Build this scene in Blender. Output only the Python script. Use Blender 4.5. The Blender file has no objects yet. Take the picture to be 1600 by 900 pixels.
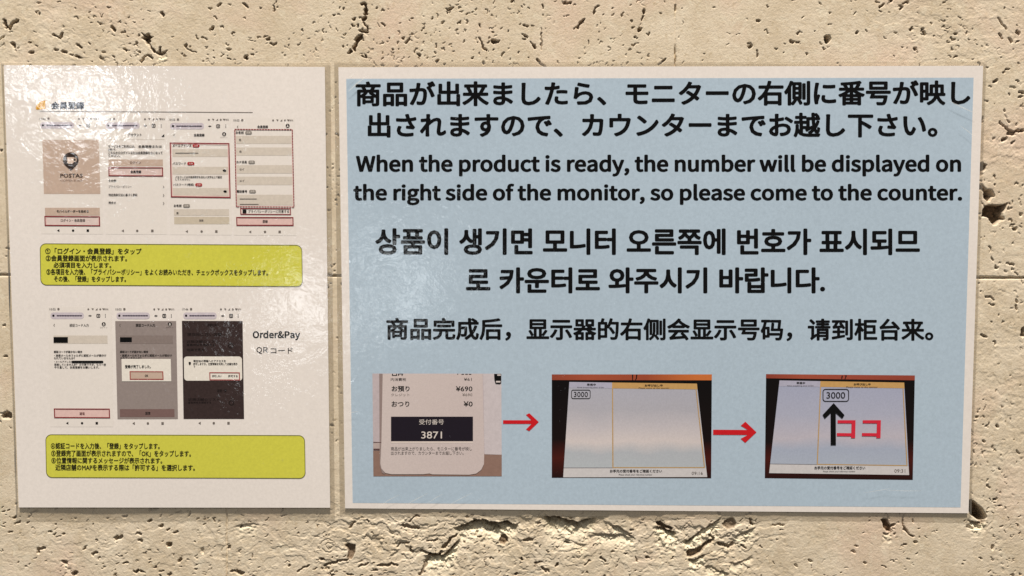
import bpy, bmesh, math, random
import numpy as np

# ----------------------------------------------------------------------------
# camera, world, lamps, exposure
# ----------------------------------------------------------------------------
scene = bpy.context.scene
COL = scene.collection
PHOTO_W, PHOTO_H, FOCAL = 1600.0, 900.0, 1300.0
CAM = np.array([0.0232, -0.5531, 0.03652])
PITCH, YAW = -0.06273, 0.00742


def rot_matrix(p, y):
    cx, sx, cy, sy = math.cos(p), math.sin(p), math.cos(y), math.sin(y)
    rx = np.array([[1, 0, 0], [0, cx, -sx], [0, sx, cx]])
    rz = np.array([[cy, -sy, 0], [sy, cy, 0], [0, 0, 1]])
    return rz @ rx


M = rot_matrix(PITCH, YAW)          # columns: right, forward, up
cam_data = bpy.data.cameras.new('camera')
cam_data.sensor_width = 36.0
cam_data.lens = 36.0 * FOCAL / PHOTO_W
cam_data.clip_start = 0.01
cam_data.clip_end = 50.0
cam = bpy.data.objects.new('camera', cam_data)
COL.objects.link(cam)
from mathutils import Matrix, Vector
cam.matrix_world = Matrix(((M[0, 0], M[0, 2], -M[0, 1], CAM[0]),
                           (M[1, 0], M[1, 2], -M[1, 1], CAM[1]),
                           (M[2, 0], M[2, 2], -M[2, 1], CAM[2]),
                           (0, 0, 0, 1)))
scene.camera = cam

world = bpy.data.worlds.new('World')
scene.world = world
world.use_nodes = True
bg = world.node_tree.nodes['Background']
bg.inputs['Color'].default_value = (1.0, 0.93, 0.82, 1)
bg.inputs['Strength'].default_value = 0.135

scene.view_settings.view_transform = 'Standard'
scene.view_settings.look = 'None'
scene.view_settings.exposure = 0.0
scene.view_settings.gamma = 1.0


def wall_point(px, py, y=0.0):
    """a point of the photograph -> the place on the (measured) wall plane, in metres"""
    px = np.asarray(px, float); py = np.asarray(py, float)
    d = (M @ np.stack([(px - PHOTO_W / 2) / FOCAL, np.ones_like(px), -(py - PHOTO_H / 2) / FOCAL]).reshape(3, -1))
    t = (y - CAM[1]) / d[1]
    return (CAM[0] + t * d[0]).reshape(px.shape), (CAM[2] + t * d[2]).reshape(px.shape)


def lamp(name, loc, target, sx, sy, watts, colour):
    ld = bpy.data.lights.new(name, 'AREA')
    ld.shape = 'RECTANGLE'
    ld.size, ld.size_y = sx, sy
    ld.energy = watts
    ld.color = colour
    o = bpy.data.objects.new(name, ld)
    COL.objects.link(o)
    o.location = loc
    o.rotation_euler = (Vector(target) - Vector(loc)).to_track_quat('-Z', 'Y').to_euler()
    return o


# ceiling downlight above the wall: rakes the stone from above
lamp('ceiling_lamp', (0.35, -2.10, 5.6), (0.08, 0, -0.05), 0.70, 0.50, 735.0, (1.0, 0.91, 0.80))
# small bright windows / lamps across the room whose mirror image the laminate shows
def mirrored(name, px, py, w_px, h_px, dist, radiance, colour):
    x, z = wall_point(px, py)
    p = np.array([float(x), 0, float(z)])
    k = dist / -CAM[1]
    loc = (p[0] + (p[0] - CAM[0]) * k, -dist, p[2] + (p[2] - CAM[2]) * k)
    s = 0.000435 * (dist - CAM[1]) / -CAM[1]
    sx, sy = w_px * s, h_px * s
    lamp(name, loc, (p[0], 0, p[2]), sx, sy, radiance * math.pi * sx * sy, colour)
mirrored('window_lamp', 72, 130, 100, 50, 1.6, 16.0, (0.93, 0.97, 1.0))
mirrored('window_lamp', 146, 176, 44, 80, 1.6, 30.0, (0.93, 0.97, 1.0))
mirrored('window_lamp', 478, 482, 80, 90, 1.9, 7.5, (0.95, 0.98, 1.0))
mirrored('window_lamp', 632, 436, 80, 90, 2.1, 5.0, (0.93, 0.98, 1.0))

# ----------------------------------------------------------------------------
# helpers
# ----------------------------------------------------------------------------
rng = np.random.default_rng(7)


def lin(c):
    return tuple(((v / 255) / 12.92 if v / 255 <= 0.04045 else ((v / 255 + 0.055) / 1.055) ** 2.4) for v in c)


def tag(o, label, cat, kind=None, group=None):
    o['label'] = label
    o['category'] = cat
    if kind: o['kind'] = kind
    if group: o['group'] = group
    return o


def empty(name, loc):
    o = bpy.data.objects.new(name, None)
    o.empty_display_size = 0.02
    COL.objects.link(o)
    o.location = loc
    bpy.context.view_layer.update()
    return o


def link_mesh(name, verts, faces, mat, parent, origin=None):
    """verts in world metres; the object keeps its top thing's coordinates"""
    v = np.asarray(verts, float)
    if origin is not None:
        v = v - np.asarray(origin)
    me = bpy.data.meshes.new(name)
    me.from_pydata(v.tolist(), [], faces)
    me.materials.append(mat)
    o = bpy.data.objects.new(name, me)
    COL.objects.link(o)
    if parent is not None:
        o.parent = parent
    return o


# ---- materials -------------------------------------------------------------
def film_bump():
    """gentle ripples and creases of laminating film, in the sheet's own metres"""
    g = bpy.data.node_groups.new('film_ripple', 'ShaderNodeTree')
    g.interface.new_socket('Normal', in_out='OUTPUT', socket_type='NodeSocketVector')
    n, l = g.nodes, g.links
    out = n.new('NodeGroupOutput')
    tc = n.new('ShaderNodeTexCoord')
    # broad ripple
    n1 = n.new('ShaderNodeTexNoise'); n1.inputs['Scale'].default_value = 62; n1.inputs['Detail'].default_value = 3
    n1.inputs['Distortion'].default_value = 1.2
    # small crinkle of the film, stronger in patches
    n2 = n.new('ShaderNodeTexNoise'); n2.inputs['Scale'].default_value = 210; n2.inputs['Detail'].default_value = 3.0
    n2.inputs['Distortion'].default_value = 2.0
    n3 = n.new('ShaderNodeTexNoise'); n3.inputs['Scale'].default_value = 26; n3.inputs['Detail'].default_value = 2
    for q in (n1, n2, n3):
        l.new(tc.outputs['Object'], q.inputs['Vector'])
    rp = n.new('ShaderNodeMapRange'); rp.inputs['From Min'].default_value = 0.40; rp.inputs['From Max'].default_value = 0.62
    rp.inputs['To Min'].default_value = 0.25; rp.inputs['To Max'].default_value = 1.0
    l.new(n3.outputs['Fac'], rp.inputs['Value'])
    mu = n.new('ShaderNodeMath'); mu.operation = 'MULTIPLY'
    l.new(n2.outputs['Fac'], mu.inputs[0]); l.new(rp.outputs['Result'], mu.inputs[1])
    b1 = n.new('ShaderNodeBump'); b1.inputs['Distance'].default_value = 0.00030; b1.inputs['Strength'].default_value = 1.0
    l.new(n1.outputs['Fac'], b1.inputs['Height'])
    b2 = n.new('ShaderNodeBump'); b2.inputs['Distance'].default_value = 0.00018; b2.inputs['Strength'].default_value = 1.0
    l.new(mu.outputs[0], b2.inputs['Height']); l.new(b1.outputs['Normal'], b2.inputs['Normal'])
    l.new(b2.outputs['Normal'], out.inputs['Normal'])
    return g


FILM = film_bump()
_cache = {}


def printed(rgb, name='print', tooth=0.05):
    """ink or paper under clear laminate; rgb = albedo as sRGB 0-255"""
    key = (tuple(rgb), name, tooth)
    if key in _cache:
        return _cache[key]
    m = bpy.data.materials.new(name)
    m.use_nodes = True
    n, l = m.node_tree.nodes, m.node_tree.links
    b = n['Principled BSDF']
    c = lin(rgb)
    tc = n.new('ShaderNodeTexCoord')
    no = n.new('ShaderNodeTexNoise'); no.inputs['Scale'].default_value = 520; no.inputs['Detail'].default_value = 5
    no.inputs['Roughness'].default_value = 0.75
    l.new(tc.outputs['Object'], no.inputs['Vector'])
    mix = n.new('ShaderNodeMix'); mix.data_type = 'RGBA'
    mix.inputs['A'].default_value = tuple(v * (1 - tooth * 1.6) for v in c) + (1,)
    mix.inputs['B'].default_value = tuple(min(0.95, v * (1 + tooth * 1.6)) for v in c) + (1,)
    mr = n.new('ShaderNodeMapRange'); mr.inputs['From Min'].default_value = 0.3; mr.inputs['From Max'].default_value = 0.7
    l.new(no.outputs['Fac'], mr.inputs['Value']); l.new(mr.outputs['Result'], mix.inputs['Factor'])
    l.new(mix.outputs['Result'], b.inputs['Base Color'])
    finish(m, b)
    _cache[key] = m
    return m


def finish(m, b):
    n, l = m.node_tree.nodes, m.node_tree.links
    b.inputs['Roughness'].default_value = 0.85
    b.inputs['Specular IOR Level'].default_value = 0.0
    b.inputs['Coat Weight'].default_value = 1.0
    b.inputs['Coat Roughness'].default_value = 0.07
    b.inputs['Coat IOR'].default_value = 1.5
    g = n.new('ShaderNodeGroup'); g.node_tree = FILM
    l.new(g.outputs['Normal'], b.inputs['Coat Normal'])


def printed_ramp(name, axis, stops, lo, hi, wobble=0.006):
    """a printed photograph's own soft tones running along one axis of the sheet (metres)"""
    m = bpy.data.materials.new(name)
    m.use_nodes = True
    n, l = m.node_tree.nodes, m.node_tree.links
    b = n['Principled BSDF']
    tc = n.new('ShaderNodeTexCoord')
    no = n.new('ShaderNodeTexNoise'); no.inputs['Scale'].default_value = 38; no.inputs['Detail'].default_value = 2
    l.new(tc.outputs['Object'], no.inputs['Vector'])
    sep = n.new('ShaderNodeSeparateXYZ'); l.new(tc.outputs['Object'], sep.inputs[0])
    ad = n.new('ShaderNodeMath'); ad.operation = 'MULTIPLY_ADD'
    l.new(no.outputs['Fac'], ad.inputs[0]); ad.inputs[1].default_value = wobble * 2
    l.new(sep.outputs[axis], ad.inputs[2])
    mr = n.new('ShaderNodeMapRange'); mr.inputs['From Min'].default_value = lo + wobble; mr.inputs['From Max'].default_value = hi + wobble
    l.new(ad.outputs[0], mr.inputs['Value'])
    cr = n.new('ShaderNodeValToRGB')
    els = cr.color_ramp.elements
    while len(els) < len(stops): els.new(0.5)
    for e, (p, c) in zip(els, stops):
        e.position = p; e.color = lin(c) + (1,)
    l.new(mr.outputs['Result'], cr.inputs['Fac'])
    gr = n.new('ShaderNodeTexNoise'); gr.inputs['Scale'].default_value = 1100; gr.inputs['Detail'].default_value = 3
    l.new(tc.outputs['Object'], gr.inputs['Vector'])
    hs = n.new('ShaderNodeHueSaturation')
    mv = n.new('ShaderNodeMapRange'); mv.inputs['From Min'].default_value = 0.3; mv.inputs['From Max'].default_value = 0.7
    mv.inputs['To Min'].default_value = 0.955; mv.inputs['To Max'].default_value = 1.045
    l.new(gr.outputs['Fac'], mv.inputs['Value']); l.new(mv.outputs['Result'], hs.inputs['Value'])
    l.new(cr.outputs['Color'], hs.inputs['Color'])
    l.new(hs.outputs['Color'], b.inputs['Base Color'])
    finish(m, b)
    return m


def film_material():
    m = bpy.data.materials.new('clear_film')
    m.use_nodes = True
    n, l = m.node_tree.nodes, m.node_tree.links
    for q in list(n): n.remove(q)
    out = n.new('ShaderNodeOutputMaterial')
    tr = n.new('ShaderNodeBsdfTransparent'); tr.inputs['Color'].default_value = (0.90, 0.885, 0.855, 1)
    df = n.new('ShaderNodeBsdfDiffuse'); df.inputs['Color'].default_value = (0.62, 0.57, 0.49, 1)
    gl = n.new('ShaderNodeBsdfGlossy'); gl.inputs['Roughness'].default_value = 0.12
    g = n.new('ShaderNodeGroup'); g.node_tree = FILM
    l.new(g.outputs['Normal'], gl.inputs['Normal'])
    fr = n.new('ShaderNodeFresnel'); fr.inputs['IOR'].default_value = 1.45
    m1 = n.new('ShaderNodeMixShader'); m1.inputs[0].default_value = 0.16
    l.new(tr.outputs[0], m1.inputs[1]); l.new(df.outputs[0], m1.inputs[2])
    m2 = n.new('ShaderNodeMixShader')
    l.new(fr.outputs[0], m2.inputs[0]); l.new(m1.outputs[0], m2.inputs[1]); l.new(gl.outputs[0], m2.inputs[2])
    l.new(m2.outputs[0], out.inputs['Surface'])
    return m


def glint_material():
    m = bpy.data.materials.new('crease_glint')
    m.use_nodes = True
    n, l = m.node_tree.nodes, m.node_tree.links
    for q in list(n): n.remove(q)
    out = n.new('ShaderNodeOutputMaterial')
    tr = n.new('ShaderNodeBsdfTransparent')
    df = n.new('ShaderNodeBsdfDiffuse'); df.inputs['Color'].default_value = (0.85, 0.85, 0.83, 1)  # whitish colour stands in for light glinting along a crease
    m1 = n.new('ShaderNodeMixShader'); m1.inputs[0].default_value = 0.34
    l.new(tr.outputs[0], m1.inputs[1]); l.new(df.outputs[0], m1.inputs[2])
    l.new(m1.outputs[0], out.inputs['Surface'])
    return m


# ---- noise on numpy arrays --------------------------------------------------
def _hash(ix, iy, seed):
    h = (ix.astype(np.int64) * 374761393 + iy.astype(np.int64) * 668265263 + seed * 1442695041) & 0xFFFFFFFF
    h = ((h ^ (h >> 13)) * 1274126177) & 0xFFFFFFFF
    h = ((h ^ (h >> 16)) * 2246822519) & 0xFFFFFFFF
    return ((h ^ (h >> 15)) & 0xFFFFFF) / float(0xFFFFFF)


def vnoise(x, y, seed):
    xi, yi = np.floor(x), np.floor(y)
    fx, fy = x - xi, y - yi
    fx = fx * fx * fx * (fx * (fx * 6 - 15) + 10); fy = fy * fy * fy * (fy * (fy * 6 - 15) + 10)
    a, b = _hash(xi, yi, seed), _hash(xi + 1, yi, seed)
    c, d = _hash(xi, yi + 1, seed), _hash(xi + 1, yi + 1, seed)
    return (a + (b - a) * fx) * (1 - fy) + (c + (d - c) * fx) * fy


def fbm(x, y, seed, octaves=4, gain=0.5):
    s, a, t = 0.0, 1.0, 0.0
    for k in range(octaves):
        # rotate each octave so no grid shows
        ca, sa = math.cos(0.7 * k + 0.4), math.sin(0.7 * k + 0.4)
        s = s + a * vnoise((x * ca - y * sa) * 2 ** k + 17.3 * k, (x * sa + y * ca) * 2 ** k - 9.1 * k, seed + k)
        t += a; a *= gain
    return s / t


def sstep(a, b, v):
    t = np.clip((v - a) / (b - a), 0, 1)
    return t * t * (3 - 2 * t)

# ----------------------------------------------------------------------------
# the stone wall: one height field (millimetres), split into its four slabs
# ----------------------------------------------------------------------------
def axis(lo, hi, step, far, mid=0.16, mid_step=0.0009, grow=1.25):
    core = list(np.arange(lo - mid, lo, mid_step)) + list(np.arange(lo, hi, step)) + list(np.arange(hi, hi + mid, mid_step))
    lo, hi, step = core[0], core[-1], mid_step
    a, s = [core[0]], step
    while a[-1] > lo - far:
        s *= grow; a.append(a[-1] - s)
    b, s = [core[-1]], step
    while b[-1] < hi + far:
        s *= grow; b.append(b[-1] + s)
    return np.array(a[:0:-1] + core + b[1:])


GX = axis(-0.37, 0.395, 0.00038, 1.0)
_low, _mid, _high = wall_point([800, 800, 800], [775, 500, 118])[1][[0, 1, 2]]
GZ = axis(-0.23, 0.24, 0.00038, 1.0, 0.09)
_in = (GZ > _low) & (GZ < _high)                       # behind the notices a coarser grid will do
GZ = np.concatenate([GZ[GZ <= _low], np.linspace(_low, _high, int((_high - _low) / 0.0006))[1:-1], GZ[GZ >= _high]])
XX, ZZ = np.meshgrid(GX, GZ)
_q = np.stack([(XX - CAM[0]).ravel(), np.full(XX.size, -CAM[1]), (ZZ - CAM[2]).ravel()], 1) @ M
PX = (PHOTO_W / 2 + FOCAL * _q[:, 0] / _q[:, 1]).reshape(XX.shape)
PY = (PHOTO_H / 2 - FOCAL * _q[:, 2] / _q[:, 1]).reshape(XX.shape)
NR, NC = XX.shape
# meandering coordinates so that no outline is clean
WX = PX + 7 * (fbm(PX / 11, PY / 11, 3, 3) - 0.5) + 16 * (fbm(PX / 45, PY / 45, 5, 2) - 0.5)
WY = PY + 7 * (fbm(PX / 11, PY / 11, 13, 3) - 0.5) + 16 * (fbm(PX / 45, PY / 45, 15, 2) - 0.5)
SX = PX + 5 * (fbm(PX / 7, PY / 7, 23, 3) - 0.5)
SY = PY + 5 * (fbm(PX / 7, PY / 7, 33, 3) - 0.5)

H = np.zeros_like(PX)
FRESH = np.zeros_like(PX)            # pale freshly broken stone
CLAY_SHADE = np.zeros_like(PX)            # brown clay in cavities, plus shade painted under ledges and into dark holes


def blob(cx, cy, rx, ry):
    return np.exp(-(((PX - cx) / rx) ** 2 + ((PY - cy) / ry) ** 2))


# how broken the stone is: quiet honed face, crumbled zone along the bottom
rough = 0.02 + 0.23 * blob(820, 860, 430, 95) + 0.5 * blob(870, 816, 210, 26) + 0.45 * blob(1130, 842, 60, 45) + 0.26 * blob(620, 850, 130, 45) + 0.12 * blob(200, 850, 260, 80) \
    + 0.10 * blob(120, 60, 170, 70) + 0.12 * blob(1500, 50, 160, 90) + 0.16 * blob(1570, 650, 70, 250) + 0.15 * blob(1575, 230, 60, 60)
rough = np.clip(rough * (0.6 + 0.8 * fbm(PX / 60, PY / 60, 41, 3)), 0, 1.2)
flow = 0.25 * (fbm(PX / 180, PY / 180, 51, 2) - 0.5)

# honed face with slight undulation and flaking
H += -0.18 * fbm(PX / 130, PY / 90, 61, 2)
fl = fbm(WX / 17, WY / 11, 71, 4)
H -= rough * 1.05 * sstep(0.50, 0.57, fl)
fl2 = fbm(WX / 9 + 4, WY / 6, 81, 3)
H -= rough * 0.55 * sstep(0.57, 0.63, fl2)
fl3 = fbm(SX / 34, SY / 24, 91, 4)
H -= rough ** 1.5 * 1.2 * sstep(0.54, 0.60, fl3)
H -= 0.11 * np.abs(fbm(PX / 5, PY / 5, 101, 3) - 0.5) * 2 * (0.5 + rough)
H += 0.085 * (fbm(PX / 2.6, PY / 2.6, 111, 2) - 0.5)


def window(x0, x1, y0, y1):
    """rows and columns of the height field that hold a patch of the photo"""
    cx, cz = wall_point(np.array([x0, x1, x0, x1]), np.array([y0, y0, y1, y1]))
    c0, c1 = np.searchsorted(GX, [cx.min(), cx.max()])
    r0, r1 = np.searchsorted(GZ, [cz.min(), cz.max()])
    return slice(max(r0, 0), min(r1 + 1, NR)), slice(max(c0, 0), min(c1 + 1, NC))


def seg_dist(px, py, pts):
    d = np.full(px.shape, 1e9)
    for (ax, ay), (bx, by) in zip(pts[:-1], pts[1:]):
        vx, vy = bx - ax, by - ay
        t = np.clip(((px - ax) * vx + (py - ay) * vy) / max(vx * vx + vy * vy, 1e-9), 0, 1)
        d = np.minimum(d, np.hypot(px - ax - t * vx, py - ay - t * vy))
    return d


def pit(pts, r, depth, edge=0.30, clay_shade=0.0, warp=True, taper=True):
    xs = [p[0] for p in pts]; ys = [p[1] for p in pts]
    pad = r * 1.6 + 8
    w = window(min(xs) - pad, max(xs) + pad, min(ys) - pad, max(ys) + pad)
    if w[0].stop <= w[0].start or w[1].stop <= w[1].start:
        return
    ax, ay = (SX[w], SY[w]) if warp else (PX[w], PY[w])
    d = seg_dist(ax, ay, pts) + r * 0.9 * (fbm(PX[w] / 3.1, PY[w] / 3.1, 171, 2) - 0.5)
    m = sstep(-0.25, edge * r + 0.15, r - d)
    H[w] = np.minimum(H[w], -depth * m + (1 - m) * H[w])
    if clay_shade:
        CLAY_SHADE[w] = np.maximum(CLAY_SHADE[w], clay_shade * m)


def poly_pit(poly, depth, edge=2.2, clay_shade=0.0, floor=None):
    """an irregular cavity with the given outline; floor tilts it (mm per px downwards)"""
    P = np.array(poly, float)
    x0, y0, x1, y1 = P[:, 0].min() - 8, P[:, 1].min() - 8, P[:, 0].max() + 8, P[:, 1].max() + 8
    w = window(x0, x1, y0, y1)
    ax = PX[w] + 0.6 * (SX[w] - PX[w]); ay = PY[w] + 0.6 * (SY[w] - PY[w])
    ins = np.zeros(ax.shape, bool)
    for (xa, ya), (xb, yb) in zip(P, np.roll(P, -1, 0)):
        if ya != yb:
            ins ^= ((ya > ay) != (yb > ay)) & (ax < (xb - xa) * (ay - ya) / (yb - ya) + xa)
    d = seg_dist(ax, ay, [tuple(p) for p in P] + [tuple(P[0])])
    d = np.where(ins, d, -d)
    m = sstep(-0.4, edge, d)
    dep = depth * (0.45 + 1.1 * fbm(PX[w] / 7, PY[w] / 7, 131, 4))
    if floor is not None:
        t = np.clip((ay - P[:, 1].min()) / (P[:, 1].max() - P[:, 1].min()), 0, 1)
        dep = dep * (1 - floor * t)
    H[w] = np.minimum(H[w], -dep * m + (1 - m) * H[w])
    if clay_shade:
        CLAY_SHADE[w] = np.maximum(CLAY_SHADE[w], clay_shade * sstep(-0.4, 1.2, d))


def ledge(line, depth, length, jit=3.0):
    """an overhanging broken lip: the stone below the line is eroded away and comes back slowly"""
    L = np.array(line, float)
    w = window(L[:, 0].min() - 4, L[:, 0].max() + 4, L[:, 1].min() - 12, L[:, 1].max() + length * 4)
    ax = PX[w] + 0.5 * (SX[w] - PX[w])
    y = np.interp(ax, L[:, 0], L[:, 1]) + jit * (SY[w] - PY[w]) / 2.5
    t = PY[w] - y
    x0, x1 = L[0, 0], L[-1, 0]
    ex = ax + 9 * (fbm(PX[w] / 8, PY[w] / 8, 147, 2) - 0.5)
    fd = max(5.0, 0.22 * (x1 - x0))
    end = sstep(0, fd, ex - x0) * sstep(0, fd, x1 - ex)
    ln = length * (0.7 + 0.8 * fbm(PX[w] / 16, PY[w] / 16, 141, 2))
    dep = depth * (0.55 + 0.9 * fbm(PX[w] / 20, PY[w] / 40, 143, 2))
    H[w] -= end * dep * sstep(-0.3, 1.5, t) * np.exp(-np.clip(t, 0, None) / ln)
    FRESH[w] = np.maximum(FRESH[w], end * min(1.0, depth / 3.5) * sstep(1.0, 6.0, t) * np.exp(-np.clip(t - 6, 0, None) / (1.2 * ln)))
    CLAY_SHADE[w] = np.maximum(CLAY_SHADE[w], min(1.0, depth / 4.0) * end * sstep(-0.3, 1.0, t) * (1 - sstep(2.0, 3.0 + 1.5 * depth, t)))  # shade of the lip, painted as a dark clay band right below it


def ring(cx, cy, r, wd, depth, a0=0.0, a1=6.3):
    n = max(5, int(abs(a1 - a0) * 4))
    pit([(cx + r * math.cos(a0 + (a1 - a0) * k / n), cy + 0.9 * r * math.sin(a0 + (a1 - a0) * k / n)) for k in range(n + 1)], wd * 0.8, depth * 0.7)


# ---- scattered pits, only where the stone shows ------------------------------
def under_sheet(x, y):
    return (18 < x < 505 or 545 < x < 1505) and 112 < y < 785


r_ = random.Random(11)
count = 0
spots = np.stack([rng.uniform(-520, 2120, 92000), rng.uniform(-290, 1200, 92000)], 1)
thick = fbm(spots[:, 0] / 75, spots[:, 1] / 75, 151, 3)
for (x, y), d in zip(spots, thick):
    if under_sheet(x, y):
        continue
    busy = 0.30
    if y < 110:
        busy = 0.62 if x < 230 else 0.34 if x < 520 else 0.48 if x < 780 else 0.42 if x < 1060 else 0.26 if x < 1380 else 0.85
    elif x > 1505:
        busy = 0.5 if y < 430 else 0.36 if y < 580 else 0.85
    elif y > 785:
        busy = 0.58 if x < 360 else 0.45 if x < 1200 else 0.40 if x < 1500 else 0.62
    if r_.random() > 0.52 * busy * (0.15 + 3.4 * max(0, d - 0.36)):
        continue
    # the lie of the little shell casts
    if y > 700 and x < 1200: ang = r_.gauss(-0.42, 0.45)
    elif x > 1350 and y < 450: ang = r_.gauss(0.65, 0.5)
    elif y < 110 and 400 < x < 1100: ang = r_.gauss(-1.1, 0.7)
    elif x > 1500: ang = r_.gauss(0.3, 0.7)
    else: ang = r_.gauss(0.15, 0.5)
    q = r_.random()
    big = max(0.0, d - 0.42)                              # coarse pits keep company
    if q < 0.62:
        ln, rr, dp = r_.uniform(1.2, 5.5), r_.uniform(0.45, 0.85), r_.uniform(0.35, 1.0)
    elif q < 0.87:
        ln, rr, dp = r_.uniform(0.6, 4.0), r_.uniform(0.6, 1.0), r_.uniform(0.7, 1.5)
    elif q < 0.986 - 0.06 * big:
        ln, rr, dp = r_.uniform(2, 6.5), r_.uniform(0.75, 1.3), r_.uniform(1.0, 2.2)
    else:
        ln, rr, dp = r_.uniform(2, 5), r_.uniform(1.2, 2.0), r_.uniform(2.0, 4.0)
    bend = r_.gauss(0, 0.35)
    dx, dy = math.cos(ang), math.sin(ang)
    pts = [(x - dx * ln / 2, y - dy * ln / 2), (x - dy * ln * bend, y + dx * ln * bend), (x + dx * ln / 2, y + dy * ln / 2)]
    pit(pts, rr, dp, clay_shade=(0.85 if r_.random() < 0.5 else 0.35) if dp > 0.7 else 0.15)
    if r_.random() < 0.022:
        ring(x + 9, y + 4, r_.uniform(4, 7), 0.9, 0.6, r_.uniform(0, 3), r_.uniform(4, 6))
    count += 1

# ---- the cavities one can point at ------------------------------------------
poly_pit([(1288, 57), (1292, 54.5), (1297, 55), (1298.5, 60), (1297, 66), (1293, 68), (1289, 66), (1287.5, 61)], 20, 0.9, clay_shade=1.0)
poly_pit([(1535, 328), (1539, 322), (1548, 319), (1556, 321), (1562, 321), (1575, 317), (1572, 327), (1568, 332), (1568, 339), (1571, 343),
          (1564, 346), (1558, 351), (1553, 352), (1549, 348), (1545, 341), (1535, 338)], 8.5, 1.5, clay_shade=0.95, floor=0.30)
poly_pit([(1537, 303), (1540, 297), (1548, 295), (1552, 299), (1555, 306), (1549, 309), (1547, 314), (1543, 313), (1538, 309)], 22, 0.9, clay_shade=1.0)
poly_pit([(1528, 288), (1534, 288), (1542, 295), (1538, 300), (1534, 296), (1529, 297)], 3.5, 1.5, clay_shade=0.9)
poly_pit([(1530, 256), (1535, 252), (1543, 258), (1541, 265), (1536, 268), (1537, 273), (1532, 275), (1529, 268)], 2.6, 2, clay_shade=0.8)
poly_pit([(1582, 357), (1590, 355), (1590, 361), (1584, 361)], 4, 1.2, clay_shade=0.6)
poly_pit([(1593, 332), (1598, 334), (1597, 339), (1593, 336)], 4, 1)
poly_pit([(1514, 783), (1517, 780), (1522, 783), (1530, 790), (1537, 796), (1541, 806), (1540, 813), (1533, 815), (1526, 811), (1518, 806), (1514, 799)], 12, 1.6, clay_shade=0.95, floor=0.1)
ledge([(1512, 811), (1520, 814), (1530, 816), (1542, 812)], 3.2, 6)
pit([(1512, 822), (1522, 827), (1533, 826)], 2.4, 2.2)
ring(1524, 800, 32, 1.6, 0.5, -0.2, 2.0)
# crack of brown holes near the top
for pts, r, dp in (([(565, 7), (570, 5), (571.5, 12)], 2.2, 2.5), ([(570.5, 14), (571, 22)], 2.8, 3), ([(570, 28), (568, 31)], 3.4, 3), ([(567, 36), (574, 40), (574.5, 47)], 1.4, 1.8),
                   ([(563, 48), (573, 50)], 2.0, 2.5), ([(562, 57), (558, 63)], 4.4, 3.4), ([(556, 70), (554, 75)], 4.2, 3.6), ([(548, 80), (546, 83)], 2.6, 3), ([(553, 31), (555, 30)], 2.0, 2), ([(558, 38), (559, 40)], 1.8, 2)):
    pit(pts, r, dp, clay_shade=1.0)
# star hole and its crack
poly_pit([(220, 51), (226, 54), (231, 51), (234, 56), (240, 58), (235, 61), (236, 65), (231, 66), (229, 70), (225, 63), (221, 60), (225, 57)], 5, 1.2, clay_shade=0.9)
pit([(232, 66), (236, 74), (243, 81), (252, 83)], 1.9, 4, clay_shade=0.8); pit([(249, 82), (250, 75)], 1.8, 3, clay_shade=0.8); pit([(252, 82), (260, 80)], 1.6, 3, clay_shade=0.6)
pit([(219, 96), (224, 92), (231, 86), (238, 92)], 1.6, 3, clay_shade=0.6)
ledge([(243, 83), (252, 84.5), (262, 80)], 1.6, 6, 1.0)
pit([(7, 31), (9, 42)], 2.4, 4, clay_shade=0.9); pit([(15, 45), (18, 37), (27, 34)], 2.8, 4, clay_shade=0.9); pit([(0, 62), (6, 57)], 1.4, 3)
pit([(174, 43), (178, 46)], 2.9, 4.5, clay_shade=0.5); pit([(18, 67), (22, 71)], 2.8, 3.5, clay_shade=0.5)
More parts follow.
